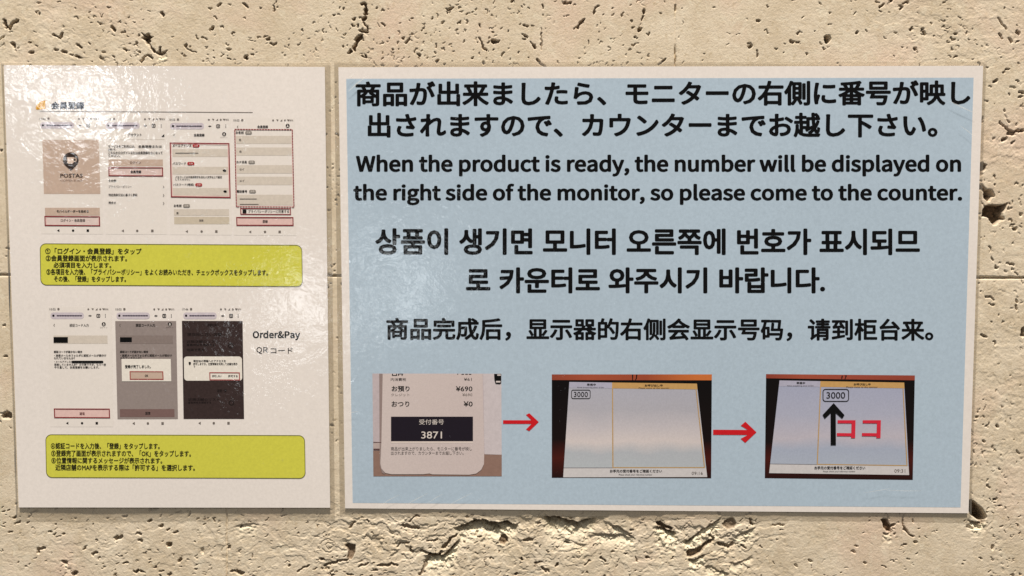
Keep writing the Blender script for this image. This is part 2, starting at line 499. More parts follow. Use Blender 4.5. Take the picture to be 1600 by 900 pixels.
for p in (([(84, 54), (94, 60), (96, 52)], 1.6, 2.4), ([(46, 66), (49, 67)], 1.8, 2.4), ([(46, 81), (51, 81)], 2.0, 3), ([(98, 81), (102, 82)], 1.9, 2.6), ([(120, 88), (126, 90)], 2.2, 3), ([(110, 85), (113, 86)], 1.8, 2.5),
          ([(120, 71), (126, 74)], 2.0, 2.8), ([(85, 77), (90, 78)], 1.6, 2), ([(252, 21), (254, 25)], 2.4, 2.6), ([(57, 19), (59, 18)], 1.9, 2.4), ([(194, 77), (197, 79)], 1.9, 2.5), ([(216, 81), (217, 82)], 1.8, 2.8),
          ([(288, 87), (289, 87.5)], 2.0, 3.5), ([(291, 74), (298, 80), (306, 81)], 1.0, 1.4), ([(385, 92), (385.5, 92.5)], 1.5, 2.5), ([(341, 8), (343, 7)], 2.0, 2), ([(381, 6), (386, 11)], 1.8, 2.2), ([(289, 71), (291, 70)], 1.6, 2),
          ([(416, 63), (420, 61)], 1.8, 2.4), ([(422, 68), (428, 70), (431, 69)], 1.5, 2.2), ([(428, 8), (430, 16)], 1.4, 2), ([(535, 73), (536, 74)], 1.5, 2), ([(703, 14), (709, 12)], 2.0, 2.4), ([(697, 13), (701, 17)], 1.2, 2),
          ([(769, 63), (777, 64)], 3.0, 5), ([(750, 60), (752, 70), (760, 79)], 1.6, 1.6), ([(653, 84), (655, 86)], 2.0, 2.6), ([(634, 68), (640, 60)], 1.4, 1.6), ([(695, 100), (696, 100.5)], 1.7, 2.5), ([(748, 38), (750, 43)], 1.3, 2),
          ([(883, 5), (892, 3)], 2.2, 3), ([(903, 43), (909, 32), (912, 30)], 1.7, 3), ([(900, 43), (896, 46)], 0.9, 1.5), ([(928, 22), (930, 12), (934, 8)], 1.6, 2.4), ([(820, 40), (824, 40)], 1.9, 2.4), ([(830, 40), (832, 41)], 1.5, 2),
          ([(817, 54), (823, 58)], 1.7, 2.4), ([(817, 61), (819, 62)], 1.8, 2.4), ([(833, 71), (835, 74)], 2.2, 3), ([(828, 65), (832, 70)], 1.2, 2), ([(839, 92), (846, 100), (852, 105)], 1.5, 2.0), ([(1006, 18), (1007, 17)], 2, 3),
          ([(1001, 32), (1006, 24)], 1.4, 2), ([(998, 47), (1001, 45)], 2.2, 3.4), ([(990, 43), (991, 42)], 1.5, 2.4), ([(986, 33), (987, 33.5)], 1.6, 2.2), ([(992, 59), (993, 58)], 1.5, 2), ([(1030, 101), (1040, 93)], 1.6, 2.4),
          ([(846, 45), (846.5, 78)], 0.8, 1.0), ([(848, 8), (849, 12)], 1.5, 2.4), ([(1171, 73), (1174, 72)], 2.1, 3), ([(1182, 79), (1182.5, 88)], 1.2, 2), ([(1183, 34), (1186, 34)], 1.9, 2), ([(1236, 65), (1239, 66)], 2.4, 2.4),
          ([(1243, 67), (1248, 65)], 1.3, 1.6), ([(1295.5, 20), (1296.5, 20.5)], 1.5, 2.5), ([(1246, 53), (1250, 51)], 1.3, 1.6), ([(1260, 84), (1261, 85)], 1.5, 2), ([(1339, 53), (1341, 51)], 1.7, 2), ([(1423, 46), (1427, 43)], 2.3, 2.8),
          ([(1441, 44), (1442, 44)], 2.0, 3), ([(1443, 50), (1445, 53)], 2.2, 2.8), ([(1430, 76.5), (1431, 76)], 2.3, 3.2), ([(1407, 8), (1410, 12), (1408, 14)], 1.8, 2.4), ([(1417, 4), (1418, 4)], 1.7, 2.6), ([(1375, 10), (1380, 7)], 1.6, 2.4),
          ([(1475, 4), (1477, 4)], 2.0, 2.6), ([(1493, 54), (1495, 54)], 1.8, 2.4), ([(1560, 28), (1567, 37), (1574, 46)], 1.3, 2.0), ([(1590, 48), (1593, 53)], 2, 2.6), ([(1577, 60), (1580, 64)], 2.4, 3), ([(1562, 53), (1567, 60)], 1.4, 2),
          ([(1552, 127), (1558, 127)], 1.7, 3), ([(1569, 113), (1570, 113)], 1.9, 3), ([(1573, 109), (1578, 109)], 1.5, 2.2), ([(1562, 193), (1570, 199), (1576, 204), (1585, 206), (1600, 204)], 1.7, 3), ([(1576, 208), (1584, 210)], 2, 2.6),
          ([(1566, 219), (1572, 216)], 2.2, 3), ([(1580, 224), (1585, 222)], 1.4, 2), ([(1587, 126), (1592, 127)], 1.5, 2), ([(1593, 143), (1600, 145)], 1.8, 2.4), ([(1569, 171), (1570, 173)], 1.5, 2), ([(1535, 182), (1536, 192)], 1.2, 1.6),
          ([(1535, 524), (1541, 527)], 1.7, 3), ([(1553, 534), (1555, 538)], 1.6, 2.2), ([(1541, 666), (1546, 663)], 1.7, 2.6), ([(1556, 666), (1560, 668)], 1.7, 2.6), ([(1543, 759), (1547, 761)], 1.7, 2.4), ([(1553, 780), (1557, 781)], 2, 2.6),
          ([(1600, 515), (1598, 523)], 3.4, 4), ([(1548, 402), (1553, 407)], 1.2, 1.6), ([(1574, 413), (1580, 411), (1584, 414)], 1.4, 1.8), ([(1540, 465), (1549, 464), (1553, 470)], 1.3, 1.6),
          ([(10, 648), (14, 650), (11, 653)], 1, 1), ([(4, 508), (7, 508)], 1.6, 2), ([(6, 558), (11, 558)], 1.6, 2.2)):
    pit(*p, clay_shade=0.75)
poly_pit([(2, 650), (6, 645), (12, 643), (18, 646), (19, 652), (16, 655), (3, 655)], 4.2, 1.4, clay_shade=0.7, floor=0.35)
# lower left
for p in (([(191, 808), (197, 807)], 2.2, 3), ([(180, 844), (186, 841), (190, 839)], 2.6, 3.8), ([(178, 841), (183, 838)], 1.3, 2), ([(214, 834), (219, 836)], 1.8, 2.6), ([(217, 845), (221, 845)], 1.7, 2.4), ([(232, 814), (237, 812)], 2.0, 3),
          ([(248, 822), (253, 822)], 2.0, 3), ([(262, 851), (266, 850)], 3.0, 4.2), ([(130, 858), (133, 856)], 1.8, 3), ([(144, 867), (149, 864)], 2.0, 2.8), ([(59, 863), (61, 858), (69, 855)], 2.1, 3.2), ([(76, 832), (80, 832)], 1.8, 2.2),
          ([(97, 878), (103, 880)], 2.3, 2.4), ([(114, 897), (119, 896)], 2.8, 4), ([(279, 876), (284, 873)], 2.8, 3.2), ([(194, 881), (198, 881)], 1.8, 2.6), ([(220, 893), (224, 894)], 1.8, 2.6), ([(263, 898), (266, 896)], 2.0, 2.8),
          ([(273, 833), (277, 831)], 1.9, 2.6), ([(24, 818), (31, 816)], 1.5, 2), ([(21, 809), (24, 808)], 1.8, 3), ([(370, 893), (378, 896)], 3.2, 3.6), ([(361, 894), (365, 893)], 2.4, 2.4), ([(235, 796), (244, 795)], 2.2, 3), ([(275, 802), (282, 799)], 1.5, 2.4),
          ([(295, 806), (297, 801)], 1.7, 2.6), ([(50, 801), (58, 799)], 1.4, 2.2), ([(40, 886), (41, 886)], 1.7, 2.2), ([(305, 846), (306, 848)], 1.2, 1.4), ([(98, 836), (100, 835)], 1.5, 2), ([(87, 819), (88, 819)], 1.2, 1.8), ([(250, 893), (256, 892)], 1.4, 1.8)):
    pit(*p, clay_shade=0.6)
ledge([(366, 822), (380, 819), (396, 818), (404, 820)], 1.1, 9, 1.5)
ledge([(97, 878), (104, 880.5), (110, 884)], 1.4, 6, 1)
poly_pit([(313, 857), (317, 855), (320, 859), (319, 866), (315, 867), (312, 863)], 1.3, 2.5)
# crumbled band below the blue notice
ring(513, 853, 11, 1.3, 0.9, 0.4, 6.0); ring(514.5, 854, 5, 1.1, 0.9)
poly_pit([(538, 853), (545, 849), (555, 852), (556, 864), (549, 876), (541, 873), (544, 862)], 3.0, 2.5, clay_shade=0.9, floor=0.3)
ring(548, 856, 13, 1.5, 1.0, 3.2, 5.6)
for p in (([(507, 886), (516, 880), (528, 877), (543, 876)], 2.0, 3.2), ([(450, 886), (453, 883)], 1.7, 2.6), ([(466, 893), (474, 888), (482, 884)], 1.3, 2.2), ([(575, 814), (576, 815)], 1.6, 2.4), ([(441, 808), (448, 805)], 1.4, 2.2),
          ([(562, 886), (574, 881)], 1.6, 2.2), ([(592, 884), (604, 885), (612, 880), (620, 884)], 2.0, 3), ([(582, 892), (590, 892)], 1.8, 2.6), ([(630, 822), (645, 824), (653, 827)], 2.4, 3), ([(640, 816), (650, 806), (655, 808)], 1.5, 2),
          ([(622, 856), (625, 850), (638, 849)], 1.3, 2.2), ([(642, 858), (645, 862)], 2.2, 2.8), ([(658, 862), (668, 864)], 2.6, 3.6), ([(668, 846), (682, 845)], 1.5, 2.4), ([(672, 866), (688, 868), (690, 862)], 2.2, 3.6), ([(692, 855), (700, 848), (704, 842)], 3.2, 4),
          ([(704, 842), (712, 836)], 2.0, 3), ([(541, 898), (549, 899)], 1.5, 2.4), ([(669, 872), (664, 885), (657, 899)], 3.4, 1.8), ([(546, 825), (555, 816)], 1.7, 2), ([(915, 884), (921, 877)], 1.2, 2.2), ([(993, 871), (996, 879)], 1.1, 2.0),
          ([(820, 844), (832, 843)], 2.6, 2.4), ([(838, 880), (846, 878)], 1.8, 2.6), ([(848, 888), (856, 894)], 2.4, 2), ([(940, 872), (946, 877)], 2, 2.8), ([(1110, 836), (1115, 840)], 2.2, 3), ([(1076, 848), (1084, 842)], 2, 2.6),
          ([(1123, 850), (1128, 852), (1140, 854), (1146, 849)], 2.4, 3.6), ([(1160, 853), (1164, 856)], 1.8, 2.6), ([(1173, 813), (1176, 818)], 2.6, 3.4), ([(1124, 800), (1126, 802)], 1.8, 2.6), ([(1172, 800), (1172, 803)], 1.8, 2.6), ([(985, 828), (990, 829)], 1.8, 2.6)):
    pit(*p, clay_shade=0.7)
ring(946, 874, 9, 1.3, 1.0, -0.6, 2.4); ring(655, 862, 6, 1.2, 0.8)
poly_pit([(779, 845), (783, 838), (789, 836), (793, 840), (794, 848), (788, 852), (781, 851)], 2.8, 1.6, clay_shade=0.9); ring(787, 845, 12, 1.4, 1.1, -1.4, 1.6)
ledge([(706, 824), (722, 821), (738, 813), (748, 811), (760, 813), (770, 818), (778, 816), (792, 815), (806, 820), (818, 812)], 8.5, 11, 3.0)
ledge([(843, 797), (850, 799), (856, 808), (872, 807), (890, 814), (905, 815), (918, 810), (936, 807)], 8.0, 12, 3.0)
ledge([(660, 868), (676, 866), (692, 868), (706, 856), (714, 846), (724, 836)], 4.2, 11, 2.5)
ledge([(872, 839), (886, 842), (896, 846), (904, 851), (924, 851)], 1.3, 8, 1.4)
ledge([(920, 832), (940, 834), (955, 836), (975, 836), (992, 842)], 1.7, 8, 2.0)
ledge([(950, 820), (966, 822), (980, 832), (996, 843)], 2.2, 10, 2.0)
poly_pit([(1024, 816), (1032, 815), (1042, 821), (1052, 826), (1050, 830), (1040, 826), (1028, 823)], 4.2, 2, clay_shade=0.9)
ledge([(1020, 822), (1034, 824), (1046, 829), (1056, 833), (1062, 840)], 4.0, 13, 1.5)
poly_pit([(1072, 862), (1080, 858), (1092, 856), (1102, 848), (1112, 843), (1119, 840), (1116, 848), (1104, 854), (1098, 862), (1090, 868), (1080, 873), (1074, 872)], 5.5, 1.6, clay_shade=0.8, floor=0.35)
ledge([(1074, 872), (1084, 875), (1094, 869), (1104, 866)], 3.0, 8, 1.0)
ledge([(1066, 845), (1076, 846), (1086, 836), (1098, 826), (1114, 818), (1130, 806)], 3.0, 9, 2.5)
poly_pit([(1128, 818), (1136, 812), (1146, 808), (1152, 818), (1148, 826), (1138, 827), (1131, 824)], 2.2, 2.4, clay_shade=0.75)
ledge([(1146, 840), (1160, 834), (1172, 828), (1182, 822)], 1.6, 9, 2.0)
ledge([(1100, 886), (1112, 884), (1124, 892), (1142, 896)], 1.6, 8, 2.0)
ledge([(1136, 878), (1150, 880), (1166, 874), (1176, 868)], 1.4, 8, 2.0)
pit([(1208, 821), (1216, 819), (1224, 820)], 1.6, 2.4)
poly_pit([(1376, 812), (1380, 809), (1387, 810), (1389, 817), (1393, 824), (1392, 831), (1386, 832), (1381, 826), (1379, 818)], 4.2, 1.4, clay_shade=1.0, floor=0.25)
pit([(1392, 823), (1399, 819)], 1.7, 2.8, clay_shade=0.8); ledge([(1376, 831), (1385, 833), (1394, 831)], 1.8, 6, 1)
pit([(1414, 805), (1410, 814), (1411, 822), (1415, 829), (1421, 835), (1428, 839)], 1.3, 2.4, clay_shade=0.7); pit([(1413, 828), (1416, 830)], 2.4, 3); pit([(1429, 846), (1431, 846)], 2.0, 3); pit([(1426, 814), (1426.5, 814.5)], 1.8, 3)
pit([(1333, 861), (1335, 862)], 1.9, 2.6); pit([(1350, 879), (1352, 880)], 1.7, 2.6); pit([(1264, 876), (1267, 877)], 1.9, 2.8); pit([(1242, 884), (1244, 886)], 1.5, 2.2); pit([(1337, 853), (1338, 853)], 1.6, 2.4)

crumb = np.clip(FRESH * 1.6, 0, 1)
H += crumb * 1.5 * (sstep(0.42, 0.66, fbm(SX / 6.5, SY / 5.5, 181, 3)) - 0.5) + crumb * 0.7 * (fbm(PX / 3.4, PY / 3.4, 183, 2) - 0.5)

# ---- joints between the slabs -------------------------------------------------
JY = 429.5 + 4.8 * PX / 1600.0                        # the level bed joint
jx_top, jx_bot = 1055.0, 354.0 + (PY - 840) * -0.0
jw = 1.2 + 0.7 * fbm(PX / 13, PY / 13, 161, 3)
jd = np.abs(PY - JY + 1.6 * (fbm(PX / 9, PY / 9, 163, 3) - 0.5))
H -= 2.2 * (1 - sstep(0.5, jw + 0.7, jd))
below = PY - JY
H -= 0.5 * np.exp(-np.clip(below, 0, None) / 2.5) * (below > -1)
open_ = np.clip(sstep(66, 84, PY) + sstep(6, 9, PY) * (1 - sstep(15, 19, PY)) * 0.9 + 0.12, 0, 1) * (0.55 + 0.6 * fbm(PX / 6, PY / 6, 165, 2))
jd = np.abs(PX - jx_top + 1.2 * (fbm(PX / 8, PY / 8, 167, 2) - 0.5))
H -= (0.15 + 3.0 * open_) * (1 - sstep(0.3, 1.7, jd)) * (PY < JY)
jd = np.abs(PX - jx_bot + 2.0 * (fbm(PX / 9, PY / 9, 169, 2) - 0.5))
H -= 1.3 * (0.5 + fbm(PX / 20, PY / 20, 173, 2)) * (1 - sstep(0.4, 2.0, jd)) * (PY >= JY)
H = np.clip(H, -14, 0.15)
# an overhang of fresh stone never pokes through the notices: honed top stays below 0.2 mm


# ---- material ------------------------------------------------------------------
def stone_material():
    m = bpy.data.materials.new('travertine')
    m.use_nodes = True
    n, l = m.node_tree.nodes, m.node_tree.links
    b = n['Principled BSDF']
    tc = n.new('ShaderNodeTexCoord')

    def noise(scale, detail, rough_=0.55, dist=0.0):
        q = n.new('ShaderNodeTexNoise')
        q.inputs['Scale'].default_value = scale; q.inputs['Detail'].default_value = detail
        q.inputs['Roughness'].default_value = rough_; q.inputs['Distortion'].default_value = dist
        l.new(tc.outputs['Object'], q.inputs['Vector'])
        return q

    def rng_(src, a, b_, lo=0.0, hi=1.0):
        q = n.new('ShaderNodeMapRange')
        q.inputs['From Min'].default_value = a; q.inputs['From Max'].default_value = b_
        q.inputs['To Min'].default_value = lo; q.inputs['To Max'].default_value = hi
        l.new(src, q.inputs['Value'])
        return q.outputs['Result']

    def mix(fac, a, b_):
        q = n.new('ShaderNodeMix'); q.data_type = 'RGBA'
        if isinstance(fac, float): q.inputs['Factor'].default_value = fac
        else: l.new(fac, q.inputs['Factor'])
        for s, v in (('A', a), ('B', b_)):
            if isinstance(v, tuple): q.inputs[s].default_value = v + (1,)
            else: l.new(v, q.inputs[s])
        return q.outputs['Result']

    base = mix(rng_(noise(34, 5, 0.6, 0.6).outputs['Fac'], 0.36, 0.66), STONE_A, STONE_B)
    base = mix(rng_(noise(13, 3, 0.5, 0.4).outputs['Fac'], 0.52, 0.72, 0, 0.75), base, STONE_PINK)
    base = mix(rng_(noise(120, 4, 0.6, 1.0).outputs['Fac'], 0.56, 0.70, 0, 0.55), base, STONE_PALE)
    base = mix(rng_(noise(420, 4, 0.65, 0.6).outputs['Fac'], 0.52, 0.72, 0, 0.5), base, STONE_DARK)
    base = mix(rng_(noise(330, 3, 0.6, 1.5).outputs['Fac'], 0.58, 0.70, 0, 0.5), base, STONE_PALE)
    at = n.new('ShaderNodeAttribute'); at.attribute_name = 'shaded_clay'
    af = n.new('ShaderNodeAttribute'); af.attribute_name = 'fresh'
    base = mix(rng_(af.outputs['Fac'], 0.0, 1.0, 0, 0.8), base, STONE_FRESH)
    base = mix(rng_(at.outputs['Fac'], 0.0, 1.0, 0, 0.9), base, STONE_CLAY_SHADE)
    l.new(base, b.inputs['Base Color'])
    b.inputs['Roughness'].default_value = 0.8
    b.inputs['Specular IOR Level'].default_value = 0.25
    bm = n.new('ShaderNodeBump'); bm.inputs['Distance'].default_value = 0.0005; bm.inputs['Strength'].default_value = 0.45
    l.new(noise(900, 5, 0.65).outputs['Fac'], bm.inputs['Height'])
    l.new(bm.outputs['Normal'], b.inputs['Normal'])
    return m


STONE_A = lin((211, 196, 172)); STONE_B = lin((226, 213, 192)); STONE_PINK = lin((223, 197, 178))
STONE_PALE = lin((234, 225, 204)); STONE_DARK = lin((178, 158, 122)); STONE_CLAY_SHADE = lin((92, 64, 34)); STONE_FRESH = lin((247, 240, 212))
STONE = stone_material()

wall = tag(empty('stone_wall', (0, 0, 0)), 'pitted beige limestone wall of large slabs behind both laminated notices', 'wall')
quad_r, quad_c = np.meshgrid(np.arange(NR - 1), np.arange(NC - 1), indexing='ij')
fcx = PX[:-1, :-1] + 0.5 * (PX[1:, 1:] - PX[:-1, :-1]); fcy = PY[:-1, :-1] + 0.5 * (PY[1:, 1:] - PY[:-1, :-1])
lower = fcy > (429.5 + 4.8 * fcx / 1600)
slab = np.where(lower, np.where(fcx > 354, 3, 2), np.where(fcx > 1055, 1, 0))
for s in range(4):
    sel = slab == s
    r, c = quad_r[sel], quad_c[sel]
    a = r * NC + c
    q = np.stack([a, a + 1, a + NC + 1, a + NC], 1)
    used, inv = np.unique(q, return_inverse=True)
    co = np.stack([XX.ravel()[used], -H.ravel()[used] * 0.001, ZZ.ravel()[used]], 1)
    me = bpy.data.meshes.new('stone_slab')
    nq = len(q)
    me.vertices.add(len(used)); me.vertices.foreach_set('co', co.astype(np.float32).ravel())
    me.loops.add(nq * 4); me.loops.foreach_set('vertex_index', inv.reshape(-1).astype(np.int32))
    me.polygons.add(nq); me.polygons.foreach_set('loop_start', np.arange(0, nq * 4, 4, dtype=np.int32))
    me.polygons.foreach_set('use_smooth', np.ones(nq, bool))
    at = me.attributes.new('shaded_clay', 'FLOAT', 'POINT')
    at.data.foreach_set('value', CLAY_SHADE.ravel()[used].astype(np.float32))
    at = me.attributes.new('fresh', 'FLOAT', 'POINT')
    at.data.foreach_set('value', FRESH.ravel()[used].astype(np.float32))
    me.update(calc_edges=True)
    me.materials.append(STONE)
    o = bpy.data.objects.new('stone_slab', me)
    COL.objects.link(o)
    o.parent = wall

